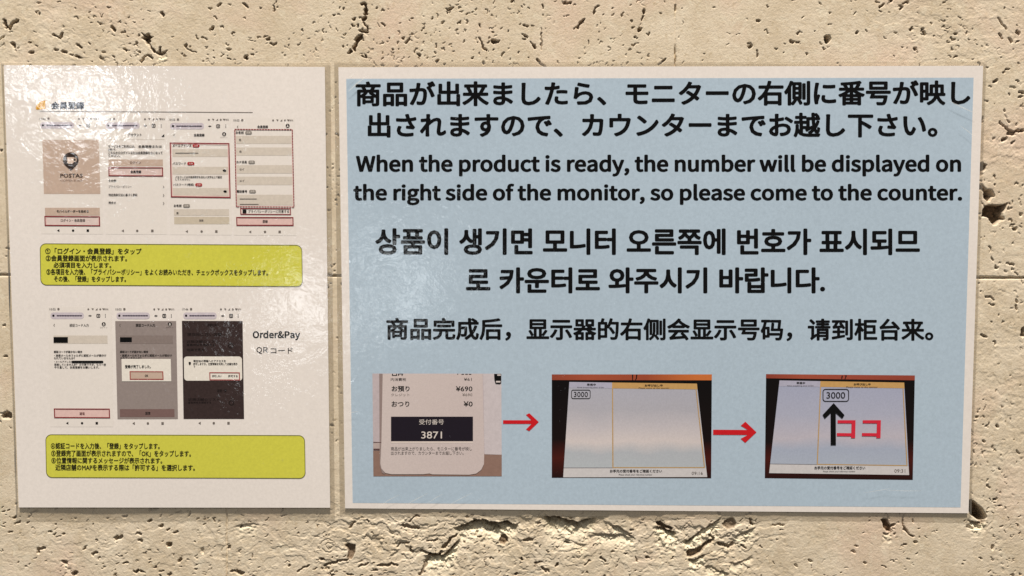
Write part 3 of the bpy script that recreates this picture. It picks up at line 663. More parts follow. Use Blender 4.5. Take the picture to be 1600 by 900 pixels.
# ----------------------------------------------------------------------------
# the two laminated notices
# ----------------------------------------------------------------------------
GLYPHS = '''  343 
& 822 133,-14,272,-14,362,-14,435,21,494,75,557,30,617,0,671,-14,680,13,688,40,696,66,653,78,604,103,553,140,613,220,658,313,687,415,657,415,627,415,598,415,574,327,537,251,489,188,417,248,345,325,294,404,380,466,467,532,467,632,467,722,412,784,316,784,210,784,140,705,140,603,140,547,159,485,190,422,110,368,38,304,38,200,38,76/355,191,431,125,387,87,336,63,284,63,197,63,131,119,131,205,131,265,174,312,229,355,283,272/329,516,258,467,235,515,222,562,222,604,222,667,258,716,317,716,369,716,390,675,390,630,390,562
, 400 71,-181,79,-200,173,-160,232,-81,232,20,232,90,202,132,151,132,112,132,79,107,79,65,79,23,111,-2,149,-2,153,-2,157,-1,161,-1,160,-64,121,-114,56,-143,63,-162
. 400 107,-14,146,-14,184,-14,215,16,215,59,215,103,184,132,146,132,107,132,77,103,77,59,77,16
O 888 196,-14,390,-14,583,-14,718,141,718,388,718,634,583,784,390,784,196,784,61,634,61,388,61,141/528,71,390,71,251,71,161,195,161,388,161,580,251,699,390,699,528,699,619,580,619,388,619,195
P 773 106,257,106,0,138,0,171,0,203,0,203,102,203,204,203,307,245,307,287,307,330,307,499,307,613,381,613,544,613,712,498,770,326,770,252,770,179,770,106,770,106,513/241,386,203,386,203,487,203,589,203,691,239,691,276,691,313,691,449,691,517,657,517,544,517,434,453,386,317,386,279,386
Q 888 528,67,390,67,251,67,161,191,161,388,161,580,251,699,390,699,528,699,619,580,619,388,619,191/483,-193,625,-193,671,-193,712,-186,735,-175,729,-151,723,-126,716,-101,696,-107,670,-112,636,-112,553,-112,481,-78,446,-9,609,19,718,166,718,388,718,634,583,784,390,784,196,784,61,634,61,388,61,162,174,13,342,-11,386,-116
R 775 246,404,203,404,203,500,203,596,203,691,246,691,289,691,332,691,453,691,519,655,519,555,519,454,453,404,332,404,289,404/466,109,528,0,565,0,601,0,638,0,572,112,507,225,442,337,546,362,616,434,616,555,616,714,503,770,347,770,266,770,186,770,106,770,106,513,106,257,106,0,138,0,171,0,203,0,203,109,203,218,203,327,249,327,295,327,341,327,404,218
W 1030 136,257,190,0,229,0,267,0,306,0,344,155,382,310,420,464,433,525,447,581,459,640,460,640,462,640,463,640,476,581,487,525,501,464,540,310,579,155,618,0,657,0,696,0,735,0,788,257,841,513,894,770,863,770,832,770,801,770,774,630,746,491,718,351,705,268,690,185,676,101,674,101,672,101,670,101,651,185,634,269,616,351,580,491,544,630,508,770,479,770,449,770,419,770,384,630,348,491,313,351,294,268,275,185,258,101,257,101,256,101,254,101,238,185,224,268,208,351,181,491,154,630,127,770,94,770,61,770,27,770,82,513
a 700 132,-14,228,-14,298,-14,362,23,417,68,418,68,419,68,420,68,423,46,426,23,429,0,455,0,481,0,507,0,507,117,507,234,507,351,507,493,450,585,310,585,217,585,138,544,86,511,98,488,111,466,123,444,168,475,228,505,294,505,388,505,412,435,412,361,169,334,62,272,62,148,62,45/310,64,255,64,199,64,154,89,154,154,154,228,220,275,412,297,412,244,412,192,412,139,356,89
b 757 295,-14,348,-14,478,-14,596,99,596,294,596,471,516,585,369,585,305,585,242,549,189,505,190,539,192,573,193,607,193,683,193,760,193,836,161,836,129,836,97,836,97,557,97,279,97,0,122,0,148,0,173,0,176,20,179,39,182,59,183,59,185,59,186,59,235,14/426,67,332,67,294,67,243,82,193,126,193,226,193,326,193,426,247,477,297,504,345,504,454,504,496,420,496,293,496,152
c 644 170,-14,321,-14,390,-14,455,14,506,58,492,79,478,101,464,123,429,91,382,66,330,66,225,66,153,153,153,285,153,416,229,504,333,504,377,504,414,484,446,455,463,476,479,497,495,518,455,554,403,585,329,585,182,585,55,475,55,285,55,96
d 759 148,-14,291,-14,359,-14,420,23,464,67,465,67,466,67,467,67,470,45,473,22,476,0,502,0,528,0,555,0,555,279,555,557,555,836,522,836,490,836,458,836,458,763,458,690,458,617,460,584,461,551,463,519,413,560,370,585,303,585,172,585,56,470,56,285,56,95/364,67,312,67,212,67,154,148,154,286,154,416,228,504,319,504,367,504,411,487,458,444,458,345,458,245,458,145,411,92
e 690 175,-14,328,-14,404,-14,465,12,515,44,504,65,492,87,481,108,438,80,394,63,338,63,230,63,155,141,149,263,277,263,405,263,534,263,536,277,538,296,538,317,538,480,456,585,310,585,180,585,55,471,55,285,55,97/250,331,148,331,160,444,231,508,312,508,401,508,454,446,454,331,352,331
f 450 35,517,35,493,61,493,86,493,112,493,112,328,112,164,112,0,144,0,176,0,208,0,208,164,208,328,208,493,248,493,289,493,329,493,329,519,329,544,329,570,289,570,248,570,208,570,208,600,208,631,208,661,208,734,234,773,289,773,309,773,332,768,353,757,360,782,367,807,374,832,348,842,314,850,278,850,165,850,112,777,112,662,112,631,112,601,112,570,86,569,61,567,35,565,35,541
g 701 150,-263,289,-263,465,-263,578,-171,578,-65,578,29,511,70,379,70,342,70,304,70,267,70,190,70,167,97,167,132,167,164,183,183,204,201,229,188,261,181,288,181,405,181,497,257,497,379,497,429,478,471,451,497,489,497,528,497,567,497,567,521,567,546,567,570,501,570,435,570,369,570,349,579,320,585,288,585,173,585,75,506,75,381,75,313,111,257,149,228,149,227,149,225,149,224,119,203,86,165,86,118,86,72,108,42,138,24,138,22,138,21,138,19,84,-14,54,-61,54,-110,54,-208/354,246,288,246,223,246,167,298,167,381,167,465,222,515,288,515,356,515,410,465,410,381,410,298/413,-196,303,-196,199,-196,138,-158,138,-97,138,-64,154,-29,195,0,221,-6,248,-8,269,-8,302,-8,335,-8,368,-8,443,-8,483,-27,483,-81,483,-140
h 746 97,279,97,0,129,0,161,0,193,0,193,138,193,276,193,414,250,472,290,501,349,501,424,501,457,456,457,349,457,232,457,116,457,0,489,0,521,0,553,0,553,120,553,241,553,361,553,506,498,585,378,585,300,585,242,542,189,489,190,529,192,568,193,607,193,683,193,760,193,836,161,836,129,836,97,836,97,557
i 397 97,190,97,0,129,0,161,0,193,0,193,190,193,380,193,570,161,570,129,570,97,570,97,380/107,688,145,688,183,688,209,713,209,752,209,789,183,814,145,814,107,814,82,789,82,752,82,713
l 407 126,-14,197,-14,224,-14,239,-9,253,-5,249,19,244,44,239,68,229,66,225,66,220,66,205,66,193,78,193,107,193,350,193,593,193,836,161,836,129,836,97,836,97,595,97,354,97,113,97,33
m 1081 97,190,97,0,129,0,161,0,193,0,193,138,193,276,193,414,245,473,293,501,336,501,409,501,442,456,442,349,442,232,442,116,442,0,474,0,506,0,538,0,538,138,538,276,538,414,591,473,638,501,682,501,754,501,788,456,788,349,788,232,788,116,788,0,820,0,852,0,883,0,883,120,883,241,883,361,883,506,828,585,711,585,641,585,582,540,522,476,499,543,453,585,364,585,296,585,237,542,187,487,186,487,186,487,185,487,182,515,179,543,175,570,149,570,123,570,97,570,97,380
n 749 97,190,97,0,129,0,161,0,193,0,193,138,193,276,193,414,250,472,290,501,349,501,424,501,457,456,457,349,457,232,457,116,457,0,489,0,521,0,553,0,553,120,553,241,553,361,553,506,498,585,378,585,300,585,241,542,187,487,186,487,186,487,185,487,182,515,179,543,175,570,149,570,123,570,97,570,97,380
o 745 179,-14,318,-14,458,-14,582,96,582,285,582,475,458,585,318,585,179,585,55,475,55,285,55,96/417,66,318,66,220,66,153,153,153,285,153,416,220,504,318,504,417,504,484,416,484,285,484,153
p 759 97,30,97,-241,129,-241,161,-241,193,-241,193,-176,193,-112,193,-47,192,-14,191,19,190,53,242,9,296,-14,348,-14,478,-14,596,99,596,294,596,471,516,585,369,585,303,585,238,547,187,504,186,504,186,504,185,504,182,526,179,548,175,570,149,570,123,570,97,570,97,300/426,67,332,67,294,67,244,82,193,126,193,226,193,326,193,426,248,477,297,504,345,504,454,504,496,420,496,293,496,152
r 516 97,190,97,0,129,0,161,0,193,0,193,122,193,244,193,367,231,463,289,499,336,499,360,499,373,496,392,489,398,517,404,545,410,572,392,582,374,585,349,585,286,585,227,539,187,466,186,466,186,466,185,466,182,501,179,536,175,570,149,570,123,570,97,570,97,380
s 600 165,-14,246,-14,380,-14,453,63,453,155,453,264,362,297,279,329,215,353,157,374,157,428,157,473,190,511,263,511,313,511,353,488,392,460,407,480,423,500,438,520,395,556,332,585,262,585,137,585,65,514,65,423,65,326,151,288,231,258,294,235,361,208,361,150,361,101,325,61,249,61,181,61,130,88,80,129,64,108,49,86,34,65,87,20
t 504 154,-14,275,-14,311,-14,349,-3,381,7,375,32,369,56,362,80,343,71,318,64,297,64,231,64,209,104,209,173,209,280,209,386,209,493,261,493,313,493,364,493,364,519,364,544,364,570,313,570,261,570,209,570,209,624,209,678,209,731,182,731,156,731,129,731,126,678,122,624,119,570,89,569,58,567,28,565,28,541,28,517,28,493,57,493,85,493,113,493,113,387,113,282,113,176,113,62
u 746 143,-14,264,-14,341,-14,398,27,452,89,453,89,454,89,455,89,457,60,460,30,462,0,489,0,515,0,542,0,542,190,542,380,542,570,510,570,478,570,446,570,446,436,446,301,446,166,392,99,351,69,292,69,216,69,185,114,185,221,185,337,185,454,185,570,153,570,120,570,88,570,88,450,88,329,88,209,88,63
w 951 134,190,187,0,224,0,261,0,298,0,325,102,352,204,379,306,394,360,405,414,418,472,420,472,422,472,423,472,437,414,447,361,462,308,489,205,517,103,544,0,583,0,622,0,661,0,712,190,764,380,815,570,784,570,754,570,723,570,695,460,667,350,640,241,627,186,617,134,605,82,603,82,602,82,600,82,586,134,574,186,560,241,530,350,500,460,471,570,439,570,408,570,377,570,347,460,318,350,288,241,274,186,262,134,250,82,248,82,246,82,245,82,233,134,223,186,211,241,183,350,154,460,126,570,93,570,61,570,28,570,81,380
y 655 80,-246,106,-246,220,-246,279,-160,319,-48,391,158,462,364,534,570,502,570,471,570,440,570,406,465,371,360,337,254,322,203,306,145,291,92,289,92,287,92,286,92,266,146,247,204,229,254,190,360,152,465,113,570,80,570,47,570,14,570,90,380,166,189,243,-1,238,-15,234,-30,230,-44,206,-114,166,-167,102,-167,86,-167,69,-162,58,-158,51,-183,45,-209,39,-234,57,-242
0 691 145,-14,292,-14,438,-14,532,119,532,388,532,654,438,784,292,784,145,784,53,654,53,388,53,119/379,64,292,64,205,64,145,162,145,388,145,612,205,708,292,708,379,708,439,612,439,388,439,162
1 691 92,27,92,0,233,0,374,0,515,0,515,27,515,53,515,80,463,80,412,80,360,80,360,310,360,540,360,770,336,770,311,770,287,770,245,746,195,728,127,715,127,695,127,675,127,654,173,654,219,654,265,654,265,463,265,271,265,80,207,80,150,80,92,80,92,53
2 691 46,19,46,0,208,0,369,0,530,0,530,28,530,55,530,83,459,83,388,83,317,83,278,83,231,79,191,76,372,247,494,403,494,558,494,694,407,784,269,784,171,784,104,739,42,671,61,653,79,635,98,617,141,668,194,706,257,706,353,706,399,642,399,554,399,421,288,268,46,57,46,38
3 691 157,-14,276,-14,414,-14,524,68,524,206,524,312,452,379,361,401,361,403,361,405,361,407,443,435,498,498,498,591,498,713,403,784,273,784,185,784,117,745,59,692,76,672,93,652,110,631,154,675,208,706,270,706,351,706,400,658,400,584,400,501,347,437,187,437,187,412,187,388,187,363,366,363,426,303,426,209,426,121,362,66,270,66,183,66,125,108,80,154,63,134,47,113,30,92,81,37
4 691 357,71,357,0,387,0,417,0,447,0,447,71,447,141,447,212,482,212,516,212,550,212,550,238,550,263,550,289,516,289,482,289,447,289,447,449,447,610,447,770,412,770,377,770,341,770,235,605,128,440,21,275,21,254,21,233,21,212,133,212,245,212,357,212,357,141/357,368,357,289,278,289,200,289,121,289,179,376,238,464,296,551,318,589,339,628,358,665,360,665,361,665,362,665,360,626,357,563,357,525,357,446
5 691 154,-14,275,-14,404,-14,527,82,527,250,527,420,422,496,295,496,249,496,214,484,180,465,186,540,193,614,200,688,296,688,393,688,489,688,489,715,489,743,489,770,365,770,240,770,116,770,107,650,99,530,90,411,107,400,125,389,142,378,186,408,218,423,270,423,367,423,430,358,430,248,430,136,357,66,266,66,176,66,120,107,77,151,61,130,44,109,28,88,81,37
6 691 169,-14,316,-14,436,-14,538,87,538,236,538,398,454,478,324,478,264,478,196,443,149,386,153,624,241,705,348,705,394,705,440,682,470,646,488,666,506,685,524,705,481,751,423,784,343,784,194,784,59,669,59,368,59,113/162,149,151,309,202,380,261,407,308,407,401,407,446,340,446,236,446,131,390,62,316,62,220,62
7 691 222,292,208,0,241,0,275,0,308,0,320,301,353,481,534,712,534,731,534,751,534,770,373,770,212,770,51,770,51,743,51,715,51,688,176,688,301,688,425,688,274,478
8 691 151,-14,294,-14,438,-14,535,74,535,185,535,291,473,349,405,388,405,389,405,391,405,393,451,429,507,498,507,579,507,697,428,782,296,782,176,782,85,703,85,586,85,505,133,447,189,409,189,407,189,406,189,404,119,367,48,294,48,191,48,72/398,464,347,418,255,454,172,495,172,586,172,661,224,710,295,710,377,710,425,650,425,574,425,517/384,58,295,58,203,58,133,118,133,200,133,273,178,334,239,374,349,330,443,292,443,188,443,111
9 691 163,-14,247,-14,391,-14,526,106,526,418,526,663,415,784,267,784,147,784,46,684,46,534,46,375,130,292,258,292,322,292,389,329,436,386,429,147,342,66,244,66,193,66,147,88,113,125,96,105,78,85,61,65,104,20/424,625,435,466,383,393,326,363,274,363,183,363,137,431,137,534,137,640,193,709,268,709,366,709
¥ 691 244,62,244,0,275,0,307,0,338,0,338,62,338,125,338,187,402,187,466,187,530,187,530,205,530,223,530,242,466,242,402,242,338,242,338,267,338,292,338,317,402,317,466,317,530,317,530,336,530,354,530,373,474,373,418,373,362,373,427,498,491,624,556,749,523,749,491,749,458,749,428,682,397,614,367,547,342,496,320,444,295,389,293,389,292,389,290,389,266,444,243,496,220,547,189,614,159,682,128,749,95,749,61,749,27,749,91,624,155,498,218,373,164,373,109,373,54,373,54,354,54,336,54,317,117,317,180,317,244,317,244,292,244,267,244,242,180,242,117,242,54,242,54,223,54,205,54,187,117,187,180,187,244,187,244,125
K 787 106,257,106,0,138,0,171,0,203,0,203,81,203,162,203,244,247,296,291,349,335,401,412,268,489,134,566,0,602,0,638,0,674,0,582,159,489,319,396,478,477,575,557,673,638,770,601,770,564,770,527,770,420,641,312,512,205,383,204,383,203,383,203,383,203,512,203,641,203,770,171,770,138,770,106,770,106,513
M 961 106,257,106,0,135,0,164,0,193,0,193,142,193,284,193,426,193,493,187,586,181,653,182,653,183,653,185,653,206,595,226,536,247,478,296,345,344,211,393,78,415,78,436,78,458,78,506,211,555,345,603,478,624,536,644,595,665,653,666,653,668,653,669,653,664,586,657,493,657,426,657,284,657,142,657,0,687,0,717,0,747,0,747,257,747,513,747,770,708,770,669,770,630,770,581,633,532,495,483,358,465,306,450,251,430,197,428,197,427,197,425,197,407,251,390,306,370,358,321,495,272,633,223,770,184,770,145,770,106,770,106,513
A 747 91,257,4,0,37,0,69,0,102,0,127,78,152,157,176,235,270,235,364,235,458,235,482,157,507,78,532,0,566,0,600,0,634,0,547,257,460,513,373,770,337,770,301,770,265,770,178,513/278,312,201,312,213,352,226,391,238,431,266,518,291,601,315,691,317,691,318,691,319,691,345,602,369,518,397,431,409,391,422,352,434,312,356,312'''
FONT = {}
for row in GLYPHS.split('\n'):
    ch = row[0]
    adv, _, rest = row[2:].partition(' ')
    FONT[ch] = (int(adv) - 106, [[float(v) for v in sp.split(',')] for sp in rest.split('/')] if rest else [])

_tmp = []


def text_mesh(body, bold, res):
    """verts/faces of a line of type, fonts' own CJK shapes for everything but the humanist Latin"""
    cu = bpy.data.curves.new('type', 'FONT')
    cu.body = body; cu.size = 1.0; cu.offset = bold; cu.resolution_u = res
    return _flatten(cu)


def latin_mesh(body, bold, res):
    cu = bpy.data.curves.new('type', 'CURVE')
    cu.dimensions = '2D'; cu.fill_mode = 'BOTH'; cu.resolution_u = res; cu.offset = bold
    x = 0.0
    for ch in body:
        adv, splines = FONT[ch]
        for sp in splines:
            s = cu.splines.new('BEZIER')
            k = len(sp) // 6
            s.bezier_points.add(k - 1)
            for i, p in enumerate(s.bezier_points):
                v = sp[6 * i:6 * i + 6]
                p.handle_left_type = p.handle_right_type = 'FREE'
                p.handle_left = ((v[0] + x) / 1000, v[1] / 1000, 0)
                p.co = ((v[2] + x) / 1000, v[3] / 1000, 0)
                p.handle_right = ((v[4] + x) / 1000, v[5] / 1000, 0)
            s.use_cyclic_u = True
        x += adv
    return _flatten(cu)


def _flatten(cu):
    ob = bpy.data.objects.new('type', cu)
    COL.objects.link(ob)
    dg = bpy.context.evaluated_depsgraph_get()
    dg.update()
    ev = ob.evaluated_get(dg)
    me = ev.to_mesh()
    n = len(me.vertices)
    co = np.zeros(n * 3); me.vertices.foreach_get('co', co)
    faces = [tuple(p.vertices) for p in me.polygons]
    ev.to_mesh_clear()
    bpy.data.objects.remove(ob)
    bpy.data.curves.remove(cu)
    return co.reshape(-1, 3)[:, :2], faces


def quad_at(TL, TR, BR, BL, u, v):
    return tuple((1 - u) * (1 - v) * TL[i] + u * (1 - v) * TR[i] + u * v * BR[i] + (1 - u) * v * BL[i] for i in (0, 1))


def cut(pts, faces, step):
    """slice flat shapes into small tiles so that they can follow the bow of the sheet"""
    bm = bmesh.new()
    vs = [bm.verts.new((p[0], p[1], 0)) for p in pts]
    for f in faces:
        try:
            bm.faces.new([vs[i] for i in f])
        except ValueError:
            pass
    lo, hi = np.min(pts, axis=0), np.max(pts, axis=0)
    for ax in (0, 1):
        c = math.floor(lo[ax] / step) * step + step
        while c < hi[ax] - 0.5:
            no = (1, 0, 0) if ax == 0 else (0, 1, 0)
            co = (c, 0, 0) if ax == 0 else (0, c, 0)
            bmesh.ops.bisect_plane(bm, geom=bm.verts[:] + bm.edges[:] + bm.faces[:], dist=1e-5, plane_co=co, plane_no=no)
            c += step
    bm.verts.index_update()
    out = np.array([(v.co.x, v.co.y) for v in bm.verts]), [tuple(v.index for v in f.verts) for f in bm.faces]
    bm.free()
    return out


class Sheet:
    """one laminated sheet: measured in the photograph, built on the wall in metres"""
    LAYER = 0.00005

    def __init__(self, name, corners, y_top, y_bottom, phase=0.0):
        self.corners = corners
        cx, cz = wall_point([c[0] for c in corners], [c[1] for c in corners])
        self.origin = np.array([cx.mean(), 0.0, cz.mean()])
        self.z0, self.z1 = cz.max(), cz.min()
        self.yt, self.yb, self.phase = y_top, y_bottom, phase
        self.root = empty(name, tuple(self.origin))

    def face_y(self, x, z, layer):
        """how far the sheet stands off the wall: it bows a little and lifts along the lower edge"""
        t = (self.z0 - z) / (self.z0 - self.z1)
        u = (x - self.origin[0]) * 1000; v = (z - self.origin[2]) * 1000
        bow = 0.00028 * np.sin(u / 41 + 0.9 * np.sin(v / 60) + self.phase) * np.sin(v / 52 + 1.3 + self.phase) + 0.00014 * np.sin(u / 25 - v / 38)
        return -(self.yt + (self.yb - self.yt) * t ** 2 + bow) - layer * self.LAYER

    def place(self, pts, layer):
        p = np.asarray(pts, float)
        x, z = wall_point(p[:, 0], p[:, 1])
        for _ in range(2):
            y = self.face_y(x, z, layer)
            x, z = wall_point_y(p[:, 0], p[:, 1], y)
        return np.stack([x, y, z], 1)

    def flat(self, name, pts, mat, layer, parent=None, faces=None):
        pts = np.asarray(pts, float)
        faces = faces or [tuple(range(len(pts)))]
        if np.ndim(layer) == 0 and (np.ptp(pts, axis=0).max() > 30):
            pts, faces = cut(pts, faces, 26.0)
        o = link_mesh(name, self.place(pts, layer), faces, mat, parent or self.root, self.origin)
        if np.ndim(layer) == 0 and np.ptp(pts, axis=0).min() > 12:
            o.data.polygons.foreach_set('use_smooth', [True] * len(o.data.polygons))
        return o

    def multi(self, name, polys, mat, layer, parent=None):
        v, f = [], []
        for p in polys:
            f.append(tuple(range(len(v), len(v) + len(p)))); v += list(p)
        return self.flat(name, v, mat, layer, parent, f)

    def slab(self, name, pts, mat, layer, thick, parent=None):
        """a thin sheet with its own edge"""
        p2, f2 = cut(np.asarray(pts, float), [tuple(range(len(pts)))], 18.0)
        front = self.place(p2, layer)
        ring_ = [(a[0] + (b[0] - a[0]) * k / 30, a[1] + (b[1] - a[1]) * k / 30) for a, b in zip(pts, pts[1:] + pts[:1]) for k in range(30)]
        f = self.place(ring_, layer)
        b = f.copy(); b[:, 1] += thick
        n, k0 = len(f), len(front)
        side = [(k0 + i, k0 + i + n, k0 + (i + 1) % n + n, k0 + (i + 1) % n) for i in range(n)]
        o = link_mesh(name, np.vstack([front, f, b]), list(f2) + side, mat, parent or self.root, self.origin)
        o.data.polygons.foreach_set('use_smooth', [True] * len(f2) + [False] * len(side))
        return o

    def text(self, name, body, box, mat, layer, parent=None, bold=0.0, tilt=0.0, latin=False, res=2, shear=0.0):
        """box = x0, y0, x1, y1 of the ink in the photograph; tilt = drop of the right end"""
        co, faces = (latin_mesh if latin else text_mesh)(body, 0.0, res)
        shifts = [(0.0, 0.0)]
        if bold > 0:                                   # heavier weights: the stroke spread evenly to every side
            shifts += [(bold * math.cos(k * math.pi / 4), 0.8 * bold * math.sin(k * math.pi / 4)) for k in range(8)]
        n0 = len(co)
        co = np.vstack([co + np.array(d) for d in shifts])
        faces = [tuple(i + n0 * k for i in f) for k in range(len(shifts)) for f in faces]
        lift = np.repeat(np.arange(len(shifts)), n0) * 0.03
        lo, hi = co.min(0), co.max(0)
        u = (co[:, 0] - lo[0]) / (hi[0] - lo[0]); v = (hi[1] - co[:, 1]) / (hi[1] - lo[1])
        x0, y0, x1, y1 = box
        pts = np.stack([x0 + u * (x1 - x0) + shear * v, y0 + v * (y1 - y0) + tilt * (u - 0.5)], 1)
        return self.flat(name, pts, mat, layer + lift, parent, faces)


def wall_point_y(px, py, y):
    d = M @ np.stack([(px - PHOTO_W / 2) / FOCAL, np.ones_like(px), -(py - PHOTO_H / 2) / FOCAL])
    t = (y - CAM[1]) / d[1]
    return CAM[0] + t * d[0], CAM[2] + t * d[2]


def rect(x0, y0, x1, y1, sk=0.0):
    """sk: how far the bottom edge is shifted right of the top one"""
    return [(x0, y0), (x1, y0), (x1 + sk, y1), (x0 + sk, y1)]


def rounded(x0, y0, x1, y1, r, sk=0.0, n=6, dy=0.0):
    p = []
    for cx, cy, a in ((x1 - r, y0 + r, -90), (x1 - r, y1 - r, 0), (x0 + r, y1 - r, 90), (x0 + r, y0 + r, 180)):
        for k in range(n + 1):
            t = math.radians(a + 90 * k / n)
            p.append((cx + r * math.cos(t), cy + r * math.sin(t)))
    return [(x + sk * (y - y0) / (y1 - y0), y + dy * (x - x0) / (x1 - x0)) for x, y in p]


def disc(cx, cy, r, n=14):
    return [(cx + r * math.cos(2 * math.pi * k / n), cy + r * math.sin(2 * math.pi * k / n)) for k in range(n)]


def frame_polys(outer, t):
    """four mitred strips just inside a quadrilateral"""
    c = np.array(outer, float)
    ctr = c.mean(0)
    inner = []
    for i in range(4):
        d1 = c[(i + 1) % 4] - c[i]; d0 = c[i - 1] - c[i]
        inner.append(c[i] + t * d1 / np.linalg.norm(d1) + t * d0 / np.linalg.norm(d0))
    return [[tuple(c[i]), tuple(c[(i + 1) % 4]), tuple(inner[(i + 1) % 4]), tuple(inner[i])] for i in range(4)]


def outline(poly, t):
    """a closed line of width t along any outline"""
    P = np.array(poly, float); n = len(P)
    nrm = []
    for i in range(n):
        e = P[(i + 1) % n] - P[i - 1]
        e = e / (np.linalg.norm(e) + 1e-9)
        nrm.append((-e[1], e[0]))
    N = np.array(nrm)
    A, B = P + N * t / 2, P - N * t / 2
    return [[tuple(A[i]), tuple(A[(i + 1) % n]), tuple(B[(i + 1) % n]), tuple(B[i])] for i in range(n)]


WHITE = printed((237, 231, 228), 'white_paper', 0.035)
BLACK = printed((8, 8, 11), 'black_ink', 0.1)
INK = printed((30, 27, 29), 'screen_ink', 0.1)
GREYINK = printed((120, 112, 108), 'grey_ink')
RED = printed((206, 28, 38), 'red_ink')
DARKRED = printed((134, 26, 38), 'dark_red_line')
CLEAR = film_material()
CREASE_GLINT = glint_material()


def film_edge(sheet, outer, paper_quad):
    """clear margin of the laminate around the paper: a ring of film, a little wavy"""
    def dense(q, n=14):
        o = []
        for a, b in zip(q, q[1:] + q[:1]):
            o += [(a[0] + (b[0] - a[0]) * k / n, a[1] + (b[1] - a[1]) * k / n) for k in range(n)]
        return o
    inner = dense(paper_quad)
    out = dense(outer)
    n = len(inner)
    yf = []
    v = []
    for ring_, lift in ((out, 1.0), (inner, 0.0)):
        p = np.array(ring_)
        x, z = wall_point(p[:, 0], p[:, 1])
        y = sheet.face_y(x, z, 0) * (0.62 if lift else 0.8) + (0.00006 * np.sin(np.arange(n) * 1.3) if lift else 0)
        v.append(np.stack([x, y, z], 1))
    back = v[0].copy(); back[:, 1] += 0.00018
    V = np.vstack([v[0], v[1], back])
    F = [(i, (i + 1) % n, n + (i + 1) % n, n + i) for i in range(n)] + [(i, 2 * n + i, 2 * n + (i + 1) % n, (i + 1) % n) for i in range(n)]
    return link_mesh('film_edge', V, F, CLEAR, sheet.root, sheet.origin)


def glint_strip(sheet, pts, w, layer=40):
    P = np.array(pts, float)
    e = P[-1] - P[0]; nrm = np.array([-e[1], e[0]]) / np.linalg.norm(e)
    ws = [0.3] + [1.0] * (len(P) - 2) + [0.3]
    poly = [tuple(p + nrm * w * k / 2) for p, k in zip(P, ws)] + [tuple(p - nrm * w * k / 2) for p, k in list(zip(P, ws))[::-1]]
    return sheet.flat('crease_glint', poly, CREASE_GLINT, layer)

# ---- blue notice in four languages ------------------------------------------
B = Sheet('blue_notice', [(528.8, 105.0), (1536.3, 102.7), (1513.3, 801.9), (539.2, 794.2)], 0.0010, 0.0011, 0.6)
tag(B.root, 'wide laminated notice with pale blue panel, text in four languages and three small photos', 'notice')
B.slab('paper', B.corners, WHITE, 0, 0.00030)
film_edge(B, [(522.5, 96.5), (1541, 97), (1516.5, 811.5), (531.5, 802)], B.corners)
BLUE = printed((180, 200, 219), 'pale_blue_ink', 0.05)
B.flat('blue_panel', [(541, 123), (1521.3, 121.3), (1500.8, 792.8), (551.1, 785.8)], BLUE, 1)

B.text('japanese_line', '商品が出来ましたら、モニターの右側に番号が映し', (555.4, 126.0, 1516.5, 165.2), BLACK, 3, bold=0.033, tilt=-2.0, res=3)
B.text('japanese_line', '出されますので、カウンターまでお越し下さい。', (574.5, 176.0, 1465.0, 214.6), BLACK, 3, bold=0.033, tilt=-0.3, res=3)
B.text('english_line', 'When the product is ready, the number will be displayed on', (556.0, 241.5, 1501.8, 275.5), BLACK, 3, bold=0.040, latin=True, res=4)
B.text('english_line', 'the right side of the monitor, so please come to the counter.', (552.0, 286.8, 1503.5, 320.5), BLACK, 3, bold=0.040, latin=True, res=4)
B.text('korean_line', '상품이 생기면 모니터 오른쪽에 번호가 표시되므', (586.3, 356.8, 1437.5, 398.2), BLACK, 3, bold=0.033, tilt=0.6, res=3)
B.text('korean_line', '로 카운터로 와주시기 바랍니다.', (728.0, 417.6, 1289.3, 458.2), BLACK, 3, bold=0.033, res=3)
B.text('chinese_line', '商品完成后，显示器的右侧会显示号码，请到柜台来。', (603.5, 497.0, 1458.5, 532.5), BLACK, 3, bold=0.029, tilt=1.5, res=3)

# the printed photograph of a till receipt
RP = B.flat('receipt_photo', [(581.9, 583.6), (783.4, 583.8), (784.0, 744.2), (583.4, 744.2)], printed((196, 184, 190), 'photo_wall'), 2)
RP['label'] = 'printed photo of a till receipt with the number 3871'
B.flat('photo_table', [(583.0, 704), (784, 709), (784.0, 744.2), (583.4, 744.2)], printed((146, 118, 108), 'photo_table'), 3, RP)
B.flat('photo_wall_strip', [(755, 584), (783.4, 583.8), (783.9, 710.5), (757, 709.8)], printed((206, 198, 204), 'photo_wall_light'), 4, RP)
B.flat('photo_skirting', [(583.2, 692), (596, 692), (596, 701), (583.3, 701)], printed((188, 172, 170), 'photo_skirting'), 5, RP)
B.multi('photo_skirting_line', [[(583.2, 690.4), (596, 690.8), (596, 691.9), (583.2, 691.6)], [(583.3, 701), (596, 701), (596, 703.6), (583.3, 703)]], printed((92, 66, 66), 'photo_dark_line'), 6, RP)
B.flat('receipt_shade', [(592.5, 584), (599, 584), (597, 700), (601, 741), (597, 739), (593.3, 727)], printed((150, 134, 132), 'photo_paper_shade'), 6, RP)
rc = [(598, 583.9), (754, 584), (756.6, 711), (756.2, 725), (752, 734), (744, 740), (733, 741.8), (675, 741.2), (671, 739.8), (661, 741), (612, 741), (602, 739), (596, 732), (594.3, 724), (596, 690)]
B.flat('receipt_paper', rc, printed_ramp('photo_receipt', 'X', [(0, (192, 178, 178)), (0.28, (203, 190, 190)), (0.32, (212, 200, 199)), (1.0, (208, 195, 195))], -0.21, -0.13, 0.001), 7, RP)
B.flat('number_panel', [(610.9, 651), (739, 651), (739, 689.3), (610.9, 689.3)], printed((32, 26, 38), 'photo_black_panel'), 8, RP)
